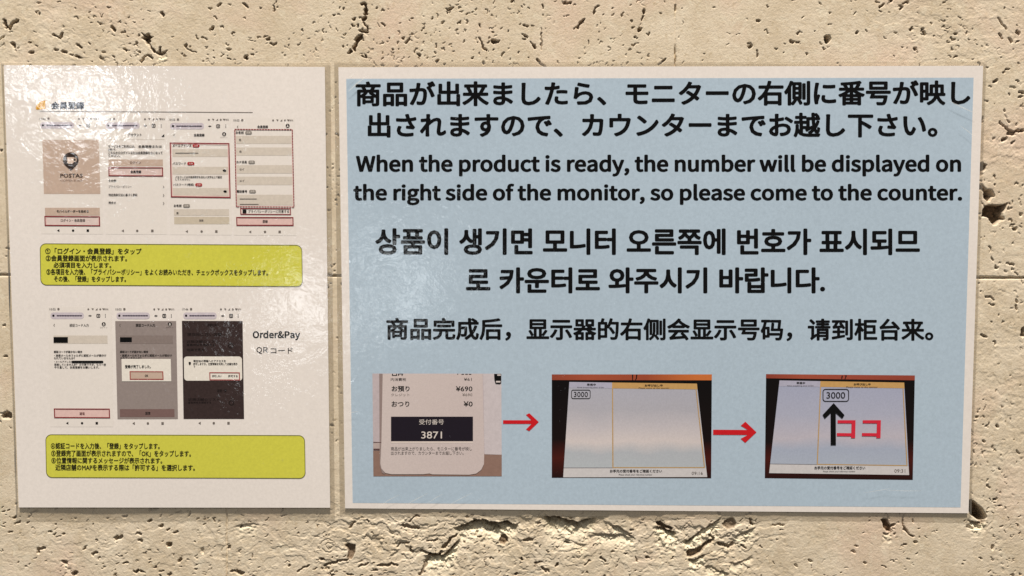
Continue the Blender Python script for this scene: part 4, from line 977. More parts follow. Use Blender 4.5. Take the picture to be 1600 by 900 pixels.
B.flat('panel_edge', [(610.9, 689.8), (739, 689.8), (739, 692.2), (610.9, 692.2)], printed((226, 214, 208), 'photo_white_line'), 8, RP)
for body, box, mat, bold in (('お預り', (612.0, 603.2, 640.0, 611.8), BLACK, 0.02), ('¥690', (712.3, 603.4, 738.2, 611.4), BLACK, 0.012), ('クレジット', (611.0, 614.8, 640.0, 619.2), GREYINK, 0),
                             ('¥690', (722.5, 614.6, 738.0, 619.0), GREYINK, 0), ('おつり', (611.8, 626.8, 639.6, 635.6), BLACK, 0.02), ('¥0', (724.4, 627.0, 738.6, 635.2), BLACK, 0.012),
                             ('内消費税', (610.5, 590.6, 634.5, 595.4), INK, 0.0), ('¥61', (725.0, 590.4, 737.0, 595.0), INK, 0.0),
                             ('商品が出来上がりましたら、モニターに番号が映し', (610.8, 698.2, 737.5, 704.2), INK, 0.0), ('出されますので、カウンターまでお越し下さい。', (610.8, 705.0, 724.5, 710.9), INK, 0.0)):
    B.text('receipt_text', body, box, mat, 8, RP, bold=bold)
PALEINK = printed((222, 214, 210), 'photo_pale_ink')
B.text('receipt_text', '受付番号', (654.8, 655.2, 693.5, 663.4), PALEINK, 9, RP)
B.text('receipt_text', '3871', (658.2, 674.2, 690.6, 685.2), PALEINK, 9, RP, bold=0.006, res=4)
# the cut-off top row: only its lower strokes are on the photo
B.multi('receipt_text', [rect(612.5, 583.9, 614, 587.2), rect(619, 583.9, 620.5, 587.2), rect(612.5, 586, 620.5, 587.2), rect(622, 583.9, 623.6, 587), rect(627.5, 583.9, 629, 587.2), rect(622, 583.9, 630, 584.8)], BLACK, 8, RP)
B.multi('receipt_text', [rect(714.5, 583.9, 716, 585.2), rect(721, 584.2, 725, 585.4), rect(727, 584.2, 731, 585.4), rect(732.5, 584.2, 736.5, 585.4)], BLACK, 8, RP)
B.flat('card_reader', [(772, 584.2), (783.2, 584.2), (783.2, 598.5), (781, 600), (774.5, 599.5), (772.6, 594)], BLACK, 8, RP)
B.multi('card_reader_label', [rect(775, 595.2, 782, 597.6), rect(777, 585, 782.5, 587)], printed((216, 208, 208), 'photo_white'), 9, RP)

# the two printed photographs of the order monitor
def monitor_photo(corners, bar, screen, mid_top, mid_bot, head, foot, ramp):
    ph = B.flat('monitor_photo', corners, ramp[0], 2)
    B.flat('wooden_ledge', [corners[0], corners[1], bar[1], bar[0]], ramp[1], 3, ph)
    sc = B.flat('lit_screen', screen, ramp[2], 4, ph)
    TL, TR, BR, BL = screen
    at = lambda u, v: quad_at(TL, TR, BR, BL, u, v)
    u0 = mid_top
    B.flat('screen_heading', [TL, at(u0, 0), at(u0, head), at(0, head)], printed((178, 178, 200), 'screen_lilac'), 5, ph)
    B.flat('ready_heading', [at(u0, 0), at(1, 0), at(1, head), at(u0, head)], printed((200, 160, 102), 'screen_orange'), 5, ph)
    B.multi('column_line', [[at(u0, head), at(u0 + 0.008, head), at(mid_bot + 0.008, foot), at(mid_bot, foot)], [at(0.985, head), at(0.992, head), at(0.992, foot), at(0.985, foot)],
                            [at(mid_bot, foot - 0.004), at(0.99, foot - 0.004), at(0.99, foot + 0.006), at(mid_bot, foot + 0.006)]], printed((190, 158, 110), 'screen_line'), 6, ph)
    B.multi('column_line', [[at(0, foot), at(mid_bot, foot), at(mid_bot, foot + 0.006), at(0, foot + 0.006)]], printed((140, 138, 146), 'screen_grey_line'), 6, ph)
    B.flat('screen_footer', [at(0, foot + 0.008), at(1, foot + 0.008), BR, BL], printed((208, 206, 210), 'screen_white'), 5, ph)
    return ph


BEZEL = printed_ramp('photo_bezel', 'Z', [(0, (14, 9, 10)), (0.35, (22, 12, 12)), (0.5, (72, 22, 16)), (0.62, (20, 9, 10)), (1, (10, 7, 9))], -0.165, -0.06, 0.003)
LEDGE = printed_ramp('photo_ledge', 'X', [(0, (132, 62, 48)), (0.35, (168, 84, 60)), (0.7, (158, 76, 52)), (1, (206, 116, 60))], -0.085, 0.025, 0.002)
LEDGE2 = printed_ramp('photo_ledge_dim', 'X', [(0, (122, 50, 42)), (0.4, (166, 82, 62)), (1, (150, 70, 56))], 0.055, 0.16, 0.002)
SCR1 = printed_ramp('photo_screen', 'Z', [(0, (186, 196, 204)), (0.30, (182, 188, 198)), (0.42, (214, 206, 208)), (0.58, (198, 194, 202)), (0.75, (180, 180, 192)), (1, (178, 180, 196))], -0.128, -0.062, 0.004)
SCR2 = printed_ramp('photo_screen_blue', 'Z', [(0, (180, 190, 206)), (0.34, (170, 180, 202)), (0.46, (192, 188, 202)), (0.7, (176, 180, 202)), (1, (168, 174, 200))], -0.128, -0.062, 0.004)

P1 = monitor_photo([(862.2, 585), (1112.3, 585), (1111.2, 747.4), (862.2, 746.6)], [(862.2, 593.8), (1112.2, 594.2)],
                   [(889.6, 596.8), (1088.9, 599.4), (1105, 745.4), (880.0, 745.8)], 0.335, 0.341, 0.062, 0.897, (BEZEL, LEDGE, SCR1))
P1['label'] = 'printed photo of a monitor with 3000 in the left column'
P2 = monitor_photo([(1197, 584.5), (1429.5, 586.6), (1426.2, 750), (1195, 747.2)], [(1196.8, 591), (1429.4, 594.2)],
                   [(1218, 594.4), (1412.8, 597.8), (1420.5, 742.2), (1201.8, 739.2)], 0.328, 0.336, 0.062, 0.897, (BEZEL, LEDGE2, SCR2))
P2['label'] = 'printed photo of a monitor with 3000 above a black arrow'
B.multi('ledge_bracket', [outline_part for outline_part in ([(987.5, 585.2), (989.4, 585.2), (989, 594), (987.8, 594)], [(994, 585.2), (996, 585.2), (995, 592), (992.5, 594.4), (992.3, 593.2), (993.6, 591)])], BLACK, 4, P1)
B.multi('ledge_bracket', [[(1315, 587), (1317, 587), (1316, 592), (1314.5, 592)], [(1320, 586.6), (1323.5, 586.6), (1321, 592.2), (1319.5, 592.2), (1321.4, 587.8), (1320, 587.8)]], BLACK, 4, P2)
B.multi('number_box', outline(rounded(893.0, 609.4, 922.2, 622.6, 2.6), 1.0), INK, 7, P1)
B.text('screen_text', '3000', (896.6, 612.2, 918.6, 620.0), INK, 7, P1, res=3)
B.multi('number_box', outline(rounded(1286.0, 608.2, 1326.0, 627.0, 4.0), 1.3), INK, 7, P2)
B.text('screen_text', '3000', (1291.4, 612.6, 1320.6, 622.6), INK, 7, P2, bold=0.004, res=4)
for P, rows in ((P1, (('準備中', (917, 599.2, 931, 602.8), 0.02), ('Now preparing your order', (902, 604.4, 944.5, 606.4), 0.0), ('お呼び出し中', (1007.5, 600.4, 1035.5, 604), 0.02), ('Please come to the counter', (998, 605.2, 1046, 607.2), 0.0),
                      ('お手元の受付番号をご確認ください', (953.0, 733.6, 1034.5, 738.4), 0.02), ('Please check your reference number', (967, 740.4, 1019, 743.6), 0.0), ('09:16', (1080.8, 737.0, 1098.2, 741.6), 0.0))),
                (P2, (('準備中', (1244.5, 596.6, 1258, 600.2), 0.02), ('Now preparing your order', (1230, 601.8, 1271.5, 603.8), 0.0), ('お呼び出し中', (1334, 598.6, 1360.5, 602.2), 0.02), ('Please come to the counter', (1322.5, 603.6, 1371.5, 605.8), 0.0),
                      ('お手元の受付番号をご確認ください', (1272.5, 728.4, 1352, 733.6), 0.02), ('Please check your reference number', (1286, 735.4, 1336.5, 738.4), 0.0), ('09:31', (1397.5, 733, 1414.5, 738.4), 0.0)))):
    for body, box, bold in rows:
        B.text('screen_text', body, box, GREYINK if body.startswith('09') else INK, 7, P, bold=bold)

# arrows
B.flat('red_arrow', [(786, 656.6), (830.5, 656.6), (821.8, 648.2), (827.0, 645.6), (841.8, 659.3), (827.0, 673.6), (821.8, 671.0), (830.5, 662.3), (786, 662.2)], RED, 4)
B.flat('red_arrow', [(1114.3, 671.4), (1168.5, 671.8), (1157.4, 665.2), (1164.6, 658.8), (1182.0, 675.4), (1164.4, 692.0), (1157.2, 685.6), (1168.5, 679.6), (1114.3, 679.4)], RED, 4)
B.flat('black_arrow', [(1298.0, 695.6), (1297.9, 645.6), (1288.6, 654.4), (1285.2, 648.4), (1302.6, 629.8), (1319.6, 648.6), (1316.0, 654.2), (1305.9, 645.4), (1306.2, 695.6)], BLACK, 9)
for x0, x1 in ((1308.2, 1336.8), (1347.4, 1376.4)):
    B.flat('koko_character', [(x0 + .6, 656.6), (x1, 656.6), (x1 - 0.6, 684.6), (x1 - 7.0, 684.6), (x1 - 7.0, 681.8), (x0 - .6, 681.4), (x0 - .6, 676.6), (x1 - 6.6, 676.9), (x1 - 6.2, 661.6), (x0 + .6, 661.4)], printed((214, 44, 66), 'red_letter'), 8)

# creases in the film, their glints painted as whitish strips
for pts, w in (([(544, 143), (557, 131), (576, 117)], 2.6), ([(541, 126), (549, 118), (556, 112)], 1.4), ([(1484, 158), (1504, 168), (1526, 178)], 2.2), ([(1500, 196), (1514, 206), (1522, 214)], 1.4),
               ([(592, 793), (606, 782), (624, 773)], 1.2), ([(628, 793), (650, 780), (668, 771)], 1.3), ([(664, 789), (682, 777), (692, 772)], 1.1), ([(698, 791), (718, 780), (738, 770)], 1.1), ([(746, 782), (757, 775)], 1.0),
               ([(541, 646), (552, 644), (560, 643)], 1.2), ([(542, 626), (550, 624)], 1.0), ([(543, 668), (553, 666)], 1.0), ([(1350, 770), (1375, 766), (1392, 763)], 1.0), ([(1384, 766), (1415, 767), (1440, 767)], 1.1)):
    glint_strip(B, pts, w)

# ---- white membership notice with phone screens ------------------------------
A = Sheet('white_notice', [(5.8, 101.7), (507.5, 104.5), (515.8, 793.3), (29.2, 792.8)], 0.0010, 0.0016, 2.1)
tag(A.root, 'tall white laminated notice with rows of phone screens and two lime green instruction boxes', 'notice')
A.slab('paper', A.corners, WHITE, 0, 0.00030)
film_edge(A, [(2.6, 98.8), (516.5, 98.6), (523.5, 806.5), (300, 804.2), (130, 804.6), (60, 807.2), (26.6, 809)][:3] + [(26.6, 808.6)], A.corners)

GOLD = printed((214, 158, 40), 'gold_ink')
leaf = [(71.2, 157.0)] + [(71.2 - 15.8 * math.sin(t) ** 0.9, 157.0 + 14.2 * (1 - math.cos(t))) for t in np.linspace(0.12, 1.45, 9)] + [(56.5, 171.4), (63, 171.2), (70.8, 170.2)]
A.flat('leaf_mark', leaf, GOLD, 2)
A.text('heading', '会員登録', (79.6, 159.0, 132.0, 170.6), printed((24, 32, 54), 'navy_ink'), 2, bold=0.04)
A.flat('heading_rule', [(62, 173.2), (394.8, 175.2), (394.8, 176.2), (62, 174.1)], GREYINK, 2)

SCREEN_WHITE = printed((235, 229, 225), 'screen_paper', 0.025)
PILL = printed((206, 198, 208), 'address_bar')
BROWN = printed((200, 178, 164), 'brown_button')
PINK = printed((228, 196, 192), 'pink_button')
FIELD = printed((214, 205, 195), 'input_grey')
BEIGE = printed((206, 195, 178), 'beige_button')
TAG_RED = printed((176, 48, 52), 'required_tag')
TAG_GREY = printed((150, 144, 138), 'optional_tag')


def screen(quad, mat=None, layer=1):
    return A.flat('phone_screenshot', quad, mat or SCREEN_WHITE, layer)


def status(P, x, y, w, clock, ink=INK):
    A.text('clock', clock, (x, y + 0.4, x + 9.5, y + 3.6), ink, 3, P)
    polys = [rounded(x + 12.2, y, x + 15.6, y + 3.4, 1.0)]
    for k, dx in enumerate((0, 6.4, 12.6, 18.6, 23.2)):
        q = x + w - 33 + dx
        polys.append(disc(q + 1.6, y + 2.0, 1.5, 8) if k % 3 == 0 else [(q, y + 0.4), (q + 3.8, y + 0.8), (q + 2.2, y + 3.6)] if k % 3 == 1 else [(q, y + 3.4), (q + 3.4, y + 0.2), (q + 3.4, y + 3.4)])
    A.multi('status_icons', polys, GREYINK, 3, P)
    A.text('battery', '78%', (x + w - 7, y + 0.6, x + w, y + 3.4), GREYINK, 3, P)


def address(P, x, y, w=53, ax=(62, 75, 87)):
    A.flat('address_bar', rounded(x, y, x + w, y + 10.2, 4.5), PILL, 2, P)
    A.multi('address_text', [rounded(x + 9.5 + 4.0 * k, y + 4.1, x + 13.1 + 4.0 * k, y + 6.1, 0.5, n=2) for k in range(int((w - 12) / 4.0))] + [rect(x + 9.5, y + 4.6, x + w - 3, y + 5.7)], printed((78, 70, 88), 'address_ink'), 3, P)
    A.flat('padlock', disc(x + 4.4, y + 5.0, 1.9, 10), INK, 3, P)
    c = y + 5.2
    A.multi('browser_icons', [[(x + ax[0] - 2.4, c - .6), (x + ax[0] - .6, c - .6), (x + ax[0], c - 2), (x + ax[0] + .6, c - .6), (x + ax[0] + 2.4, c - .6), (x + ax[0] + 2.4, c + .6), (x + ax[0] + .6, c + .6), (x + ax[0], c + 2), (x + ax[0] - .6, c + .6), (x + ax[0] - 2.4, c + .6)]]
            + outline(rounded(x + ax[1] - 2.4, c - 2.4, x + ax[1] + 2.4, c + 2.4, 0.8, n=2), 1.1) + [rect(x + ax[1] - .9, c - .9, x + ax[1] + .9, c + .9)]
            + [disc(x + ax[2], c + d, 0.65, 6) for d in (-2.1, 0, 2.1)], INK, 3, P)


def nav(P, xs, y, strong=False):
    m = INK if strong else GREYINK
    a, b, c = xs
    A.multi('navigation_icons', [[(a - 2.2, y), (a + 1.6, y - 2.2), (a + 1.6, y + 2.2)], disc(b, y, 1.9, 10), rect(c - 1.9, y - 1.9, c + 1.9, y + 1.9)], m, 3, P)


def line(P, body, box, bold=0.022, ink=None, layer=4, tilt=0.0):
    A.text('screen_text', body, box, ink or INK, layer, P, bold=bold, tilt=tilt)


def avatar(P, x, y, body='ログイン', layer=4, ink=None):
    A.multi('account_icon', [disc(x, y, 3.1, 14)], ink or INK, layer, P)
    A.multi('account_face', [disc(x, y - 0.9, 0.9, 8), [(x - 1.6, y + 1.9), (x - 1.1, y + 0.5), (x + 1.1, y + 0.5), (x + 1.6, y + 1.9)]], SCREEN_WHITE, layer + 1, P)
    A.text('screen_text', body, (x - 5.6, y + 4.2, x + 5.6, y + 6.2), ink or GREYINK, layer, P)


def chevron(P, x, y, left=False, layer=4):
    s = -1 if left else 1
    A.flat('chevron', [(x - s * 1.1, y - 2), (x - s * .3, y - 2), (x + s * 1.2, y), (x - s * .3, y + 2), (x - s * 1.1, y + 2), (x + s * .3, y)], GREYINK, layer, P)


def field(P, x0, y0, x1, y1, mat=FIELD, name='input_field', layer=2, sk=0.3):
    return A.flat(name, rect(x0, y0, x1, y1, sk), mat, layer, P)


def frame(P, quad, t=1.5, mat=DARKRED, layer=5):
    q2 = frame_polys(quad, t)
    c = np.array(quad).mean(0)
    glow = [tuple(np.array(p) + (c - p) / np.linalg.norm(c - p) * t * 1.3) for p in quad]
    A.multi('highlight_glow', frame_polys(glow, t * 0.9), PINK, layer - 1, P)
    return A.multi('red_frame', q2, mat, layer, P)


def pill_tag(P, x0, y0, x1, y1, mat, layer=5):
    A.flat('required_tag', rounded(x0, y0, x1, y1, (y1 - y0) * 0.48), mat, layer, P)
    A.text('screen_text', '必須' if mat is TAG_RED else '任意', (x0 + 2.6, y0 + 1.2, x1 - 2.6, y1 - 1.2), SCREEN_WHITE, layer + 1, P)


# first row: start screen of the coffee shop
S = screen([(60, 181), (158, 181.6), (161, 366), (64, 365.4)])
S['label'] = 'phone screenshot with the coffee cup pin'
status(S, 61.8, 183.6, 93, '10:02'); address(S, 62.8, 190.8)
field(S, 66.2, 218.6, 154.4, 303, BROWN, 'shop_panel', sk=2.4)
DARKBROWN = printed((58, 46, 42), 'coffee_ink')
pin = disc(110.6, 250.2, 12.2, 40)
pin = [p for p in pin if not (p[1] > 259 and abs(p[0] - 110.6) < 8)]
pin.sort(key=lambda p: math.atan2(p[1] - 250.2, p[0] - 110.6) if math.atan2(p[1] - 250.2, p[0] - 110.6) > math.pi / 2 else math.atan2(p[1] - 250.2, p[0] - 110.6) + 2 * math.pi)
A.flat('map_pin', pin + [(110.8, 266.8)], DARKBROWN, 4, S)
A.multi('coffee_cup', [[(104.6, 245.6), (115.6, 245.6), (115.0, 253.6), (113.2, 255.8), (107.0, 255.8), (105.2, 253.6)]] + outline(rounded(114.4, 247.0, 119.0, 252.2, 1.6, n=3), 1.2), printed((222, 200, 186), 'pale_brown_ink'), 5, S)
A.text('shop_name', 'POSTAS', (94.2, 271.4, 129.2, 277.4), DARKBROWN, 4, S, bold=0.018)
A.text('shop_name', 'COFFEE SHOP', (94.4, 280.4, 129.0, 283.4), printed((140, 112, 98), 'coffee_ink_light'), 4, S)
field(S, 70.2, 324.6, 155.8, 337.0, BROWN, 'button'); line(S, 'モバイルオーダーを始める', (88.5, 327.8, 138.5, 332.4))
field(S, 70.2, 338.0, 155.6, 352.6, printed((224, 206, 202), 'pale_button'), 'button')
frame(S, [(69.3, 337.4), (156.0, 338.0), (156.5, 353.4), (69.8, 352.8)]); line(S, 'ログイン・会員登録', (95, 342.0, 133, 346.6), 0.01)
nav(S, (91.2, 114.2, 137.2), 360.2, True)

# first row: account page
S = screen([(162.5, 181.8), (259.5, 182.4), (261, 366.4), (165.5, 366)])
S['label'] = 'phone screenshot of an account page with a framed register button'
status(S, 164.4, 184.2, 93.5, '10:02'); address(S, 165.0, 191.2)
line(S, 'アカウント', (200.2, 208.2, 221.2, 212.8)); A.flat('bell_icon', [(252.2, 213.6), (256.6, 209.2), (256.8, 213.6)], INK, 4, S)
A.flat('divider', rect(168, 217.6, 257, 218.2), FIELD, 2, S)
for body, box in (('サービスをご利用には、', (169.0, 226.4, 211.0, 231.0)), ('会員登録または', (216.0, 226.6, 252.8, 231.0)), ('必要です。', (169.0, 231.8, 181.5, 235.4)), ('こちらからログインまたは会員登録をおこなって', (169.2, 236.4, 254.0, 241.0)), ('ください。', (169.4, 241.4, 188.0, 245.0))):
    line(S, body, box)
field(S, 169.4, 249.2, 254.4, 259.8, BROWN, 'button'); line(S, 'ログイン', (203.2, 251.8, 220.2, 256.2), ink=printed((110, 84, 72), 'brown_ink'))
field(S, 170, 261.6, 254, 275, printed((222, 200, 196), 'rose_button'), 'button'); frame(S, [(169.2, 261.2), (254.6, 261.4), (255.0, 275.6), (169.6, 275.2)]); line(S, '会員登録', (203.8, 266.2, 220.8, 270.6), 0.035)
for body, box, bold in (('その他', (169.4, 280.2, 181.6, 284.2), 0.03), ('プライバシーポリシー', (169.6, 289.4, 206.0, 293.6), 0), ('特定商取引法に基づく表記', (169.6, 302.4, 214.6, 306.6), 0.02), ('問合せ', (169.8, 314.8, 181.0, 318.6), 0.02)):
    line(S, body, box, bold)
for y in (292.2, 305.2, 317.6): chevron(S, 255.6, y)
nav(S, (192, 214.4, 238), 360.6)

# first row: address and password form
S = screen([(262.5, 182.6), (360.5, 183.2), (362.5, 367.4), (266, 366.8)])
S['label'] = 'phone screenshot with three red framed password fields'
status(S, 264.2, 185.0, 93.5, '10:02'); address(S, 265.8, 192.0)
chevron(S, 272, 211, True); line(S, '会員登録', (302.8, 208.8, 319.6, 213.2), 0.03); avatar(S, 350.2, 209.4)
frame(S, [(265.0, 222.6), (358.4, 223.6), (360.4, 309.4), (267.0, 308.2)], 1.6)
for body, box, x0, x1 in (('メールアドレス', (269.6, 225.2, 299.0, 229.8), 301.0, 311.6), ('パスワード', (269.8, 253.2, 290.6, 257.6), 292.6, 303.6), ('パスワード(確認)', (270.6, 286.4, 303.0, 290.8), 305.0, 315.8)):
    line(S, body, box, 0.015); pill_tag(S, x0, box[1] - .2, x1, box[3] + .4, TAG_RED)
for y0, y1 in ((233, 245), (260.6, 272.6), (293.6, 306)): field(S, 269.4, y0, 356.8, y1)
A.flat('placeholder', rect(274, 238.6, 310, 239.8), GREYINK, 4, S)
for x, y in ((350.6, 266.6), (351.6, 299.2)): A.flat('eye_icon', [(x - 3, y - .4), (x - 1, y - 2), (x + 1.6, y - 1.8), (x + 3, y), (x + 1.8, y + 1.8), (x - 1, y + 1.6)], INK, 4, S)
line(S, 'パスワードは半角英数字を含む八文字以上で設定', (274, 274.8, 347, 278.6)); line(S, 'してください。', (274, 278.8, 297, 281.8))
line(S, 'お名前', (271.4, 319.2, 283.8, 323.4), 0.03); pill_tag(S, 286.0, 318.8, 296.8, 324.0, TAG_GREY)
field(S, 271.6, 326.8, 357.8, 337.0); line(S, '姓', (275.6, 331.2, 279.0, 334.6)); field(S, 272.0, 338.8, 358.2, 350.2, BEIGE, 'button'); line(S, '登録', (311, 342.6, 318, 346.2), ink=GREYINK)
nav(S, (292, 315, 338), 361.6)

# first row: name form in a dashed frame
S = screen([(363, 183.4), (461, 184.0), (463, 368), (366, 367.6)])
S['label'] = 'phone screenshot with a dashed red frame around name fields'
status(S, 364.6, 186.0, 93.5, '10:02')
chevron(S, 371.4, 198, True); line(S, '会員登録', (402.0, 195.8, 418.8, 200.2), 0.03); avatar(S, 449.4, 196.4)
q = [(366.6, 202.0), (456.8, 202.4), (459.4, 323.6), (369.2, 323.0)]
dash = []
for a, b in zip(q, q[1:] + q[:1]):
    n = max(2, int(math.hypot(b[0] - a[0], b[1] - a[1]) / 4.2)); e = np.array([b[0] - a[0], b[1] - a[1]]); e = e / np.linalg.norm(e); nn = np.array([-e[1], e[0]]) * 0.65
    for k in range(n):
        s0 = np.array(a) + (np.array(b) - a) * k / n; s1 = np.array(a) + (np.array(b) - a) * (k + 0.74) / n
        dash.append([tuple(s0 - nn), tuple(s1 - nn), tuple(s1 + nn), tuple(s0 + nn)])
A.multi('highlight_glow', outline([(q[0][0] + .8, q[0][1] + .8), (q[1][0] - .8, q[1][1] + .8), (q[2][0] - .8, q[2][1] - .8), (q[3][0] + .8, q[3][1] - .8)], 1.8), PINK, 3, S)
A.multi('dashed_frame', dash, DARKRED, 6, S)
for body, box, x0, x1 in (('お名前', (368.2, 204.8, 380.8, 209.2), 383.0, 393.6), ('カナ氏名', (369.2, 251.0, 385.6, 255.2), 388.0, 398.4), ('電話番号', (369.8, 296.8, 386.2, 301.0), 389.2, 399.8)):
    line(S, body, box, 0.03); pill_tag(S, x0, box[1] - .2, x1, box[3] + .4, TAG_GREY)
for k, (y0, y1, body) in enumerate(((212.2, 224.6, '姓'), (230.4, 243.0, '名'), (258.0, 271.0, 'セイ'), (276.0, 289.0, 'メイ'))):
    field(S, 368.4 + k * 0.3, y0, 456.0 + k * 0.4, y1); line(S, body, (373.4 + k * .3, (y0 + y1) / 2 - 1.8, 377.0 + k * .3 + (4 if len(body) > 1 else 0), (y0 + y1) / 2 + 1.8), ink=GREYINK)
field(S, 370.0, 304.2, 457.2, 320.8); A.multi('placeholder', [rect(374.6, 310.2, 401, 311.4), rect(374.8, 318.6, 404, 319.8)], GREYINK, 4, S)
frame(S, [(375.2, 325.2), (454.4, 325.6), (454.8, 335.6), (375.6, 335.2)], 1.2); A.flat('checkbox', rounded(379, 327.2, 385, 333.4, 0.8), INK, 4, S)
line(S, 'プライバシーポリシーに同意する', (387.8, 327.8, 451.6, 332.6), 0.01)
field(S, 369.6, 339.4, 458.0, 352.2, PINK, 'button'); frame(S, [(369.0, 339.0), (458.4, 339.2), (458.8, 352.8), (369.4, 352.6)]); line(S, '登録', (410.2, 343.6, 418.4, 348.2), 0.02)
nav(S, (391, 414, 437), 362.2)


# lime instruction boxes
LIME = printed((213, 212, 82), 'lime_ink', 0.05)
LIMEEDGE = printed((112, 112, 52), 'olive_line')
OLIVE = printed((40, 38, 22), 'box_ink')


def box(x0, y0, x1, y1, sk, dy, rows, label):
    shape = rounded(x0, y0, x1, y1, 9, sk, 7, dy)
    o = A.flat('instruction_box', shape, LIME, 2)
    o['label'] = label
    A.multi('box_outline', outline(shape, 1.1), LIMEEDGE, 3, o)
    for body, b, tilt in rows:
        A.text('instruction_text', body, b, OLIVE, 4, o, bold=0.026, tilt=tilt)


box(62.6, 380.8, 471.4, 445.2, 1.2, 2.4, (('①「ログイン・会員登録」をタップ', (70.6, 387.6, 221.2, 397.4), 0.6), ('②会員登録画面が表示されます。', (71.4, 398.6, 198.6, 408.4), 0.5),
    ('必須項目を入力します。', (83.6, 409.8, 174.0, 418.8), 0.4), ('③各項目を入力後、「プライバシーポリシー」をよくお読みいただき、チェックボックスをタップします。', (72.4, 420.4, 418.8, 430.2), 1.4),
    ('その後、「登録」をタップします。', (84.2, 431.2, 197.0, 440.6), 0.5)), 'upper lime green instruction box with steps 1 to 3')
box(71.4, 679.2, 475.8, 746.0, 1.2, 1.4, (('④認証コードを入力後、「登録」をタップします。', (79.4, 692.0, 249.6, 701.8), 0.5), ('⑤登録完了画面が表示されますので、「OK」をタップします。', (80.0, 703.4, 298.4, 713.6), 0.6),
    ('⑥位置情報に関するメッセージが表示されます。', (80.2, 714.8, 253.6, 724.4), 0.4), ('近隣店舗のMAPを表示する際は「許可する」を選択します。', (86.4, 725.6, 304.6, 735.6), 0.6)), 'lower lime green instruction box with steps 4 to 6')

# second row: code entry
S = screen([(75.5, 479.4), (174.5, 479.4), (177, 667), (78.5, 667)])
S['label'] = 'white phone screenshot with a black redacted bar'
status(S, 77.4, 481.2, 92, '10:02'); address(S, 79.0, 488.2, 52, (61.6, 74.6, 85.6)); chevron(S, 84.6, 508, True)
line(S, '認証コード入力', (108.6, 505.8, 138.4, 510.4), 0.01); avatar(S, 162.0, 506.4)
field(S, 83.6, 524.2, 167.8, 537.0); A.flat('redaction', rect(83.6, 526.6, 106.0, 535.6), BLACK, 4, S)
line(S, '認証コードが届かない場合', (84.0, 547.8, 128.6, 551.4), 0.03)
for body, b in (('・迷惑メールのフォルダに認証メールが振分け', (84.4, 553.4, 166.0, 557.2)), ('られていませんか？', (84.4, 557.8, 117.0, 561.4)), ('・メールアドレス(', (84.6, 563.6, 111.6, 567.2)),
                ('登録していませんか？ お手数ですが、もう一度', (84.6, 567.8, 165.6, 571.4)), ('やり直して、会員登録をお願いします。', (84.8, 572.0, 155.0, 575.8))): line(S, body, b)
A.flat('redaction', rounded(111.8, 563.6, 161.4, 567.2, 1.6), BLACK, 5, S)
field(S, 84.4, 638.8, 171.6, 652.8, PINK, 'button'); frame(S, [(84.0, 638.2), (171.4, 638.4), (172.0, 653.4), (84.6, 653.0)]); line(S, '送信', (124.2, 643.8, 132.4, 648.4), ink=printed((110, 60, 60), 'rose_ink'))
nav(S, (105.2, 128.2, 151.2), 661.2, True)

# second row: grey dimmed page with dialog
DIM = printed((150, 139, 137), 'dimmed_page')
S = screen([(180.0, 501.6), (275.2, 501.6), (278.0, 654.6), (183.6, 654.8)], DIM, 2)
S['label'] = 'grey dimmed phone screenshot with a white OK dialog'
status(S, 180.4, 481.2, 92, '10:02'); address(S, 182.0, 488.2, 52, (61.6, 74.6, 85.6)); chevron(S, 187.4, 508, True)
line(S, '認証コード入力', (212.0, 505.8, 242.0, 510.4)); avatar(S, 265.4, 506.4, ink=INK)
field(S, 187.2, 524.2, 270.0, 537.0, printed((138, 126, 123), 'dimmed_field'), layer=3); A.flat('redaction', rect(187.4, 527.0, 206.0, 534.6), BLACK, 4, S)
line(S, '認証コードが届かない場合', (187.4, 547.8, 231.6, 551.4), 0.03); line(S, '・迷惑メールのフォルダに認証メールが振分け', (188.0, 553.4, 268.6, 557.2)); line(S, 'られていませんか？', (188.0, 557.8, 221.0, 561.0))
A.flat('dialog', rect(189.8, 560.8, 266.8, 595.8, 0.8), printed((236, 231, 224), 'dialog_white'), 5, S)
line(S, '登録が完了しました。', (195.2, 570.2, 235.6, 575.6), 0.03, layer=6)
field(S, 203, 580.6, 254.8, 592.8, BROWN, 'button', 6); A.multi('red_frame', frame_polys([(202.4, 580.0), (255.0, 580.2), (255.6, 593.4), (202.8, 593.2)], 1.4), printed((160, 58, 52), 'brick_line'), 7, S); line(S, 'OK', (226.2, 585.2, 231.6, 588.8), layer=8)
field(S, 187.2, 639.2, 272.4, 651.6, printed((124, 100, 98), 'dimmed_button'), 'button', 3); line(S, '送信', (226.8, 643.2, 235, 648.0))
nav(S, (209, 231, 254), 661.4)

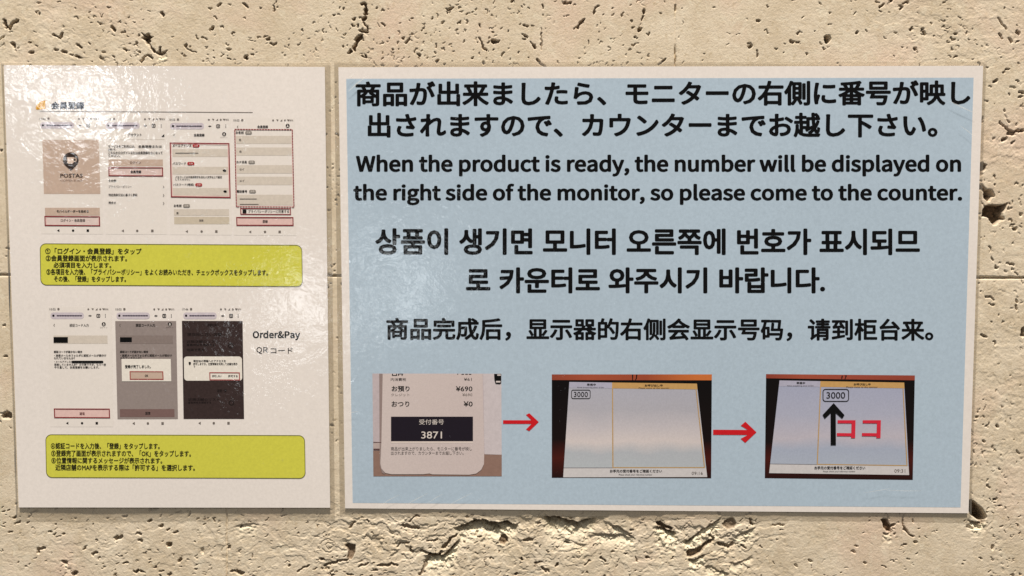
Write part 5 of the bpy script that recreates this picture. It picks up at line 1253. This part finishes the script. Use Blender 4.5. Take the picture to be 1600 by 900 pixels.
# second row: nearly black map page with dialog
NIGHT = printed((58, 46, 46), 'dark_page', 0.15)
S = screen([(284.2, 501.2), (379.0, 501.6), (381.4, 654.6), (286.8, 654.6)], NIGHT, 2)
S['label'] = 'nearly black phone screenshot with a white dialog'
status(S, 284.6, 481.2, 92, '17:46'); address(S, 286.4, 488.2, 52, (61.6, 74.6, 85.6))
FAINT = printed((34, 26, 27), 'dark_page_ink')
for body, b in (('店舗を探す', (324, 505.6, 341.6, 510)), ('現在地に近い店舗', (292.6, 520, 346, 525)), ('近隣店舗のリスト', (291.6, 531.4, 341.6, 536)), ('営業時間を確認する', (291.6, 537, 336, 540.6)), ('地図で見る', (291.8, 544.4, 319, 548.6)), ('店舗一覧', (339, 608, 354, 613)), ('近隣店舗のリスト', (294, 622, 343, 626.6)), ('営業時間を確認する', (294, 627.4, 330, 630.6))):
    line(S, body, b, 0.01, ink=FAINT, layer=3)
A.multi('map_marker', outline(disc(360.4, 540, 3.6, 10), 1.4) + outline(disc(361.6, 629.4, 3.6, 10), 1.4), FAINT, 3, S)
A.flat('dialog', rounded(287.2, 557.0, 378.0, 594.8, 5, 0.6), printed((236, 231, 224), 'dialog_white'), 4, S)
A.flat('shield_icon', [(294.6, 566), (296.4, 565.2), (298.4, 566), (298.2, 569), (296.5, 571), (294.8, 569)], INK, 5, S)
line(S, '現在地の情報へのアクセスを', (302, 562.2, 353, 566.2), layer=5); line(S, '許可しますか。位置情報を利用して店舗を表示', (302, 566.8, 371, 570.8), layer=5); line(S, '？', (302.4, 571.4, 305, 574.6), layer=5)
A.multi('red_frame', frame_polys([(327.0, 581.6), (374.6, 581.8), (375.0, 594.4), (327.4, 594.2)], 1.4), printed((160, 50, 50), 'brick_line_dark'), 6, S)
line(S, '許可しない', (331.6, 585.8, 346.4, 589.6), layer=5); line(S, '許可する', (356.6, 585.8, 371.4, 589.6), 0.02, layer=5)
nav(S, (312, 334, 357), 661.0)

A.text('caption', 'Order&Pay', (394.8, 516.6, 469.0, 531.4), BLACK, 2, latin=True, bold=0.036, res=3)
A.text('caption', 'QR', (400.6, 542.2, 418.4, 552.8), INK, 2, latin=True, bold=0.008, res=3)
A.text('caption', 'コード', (423.0, 543.4, 457.2, 552.2), INK, 2, bold=0.008)
# (the square printed code below the caption is left out on purpose: white paper stays)
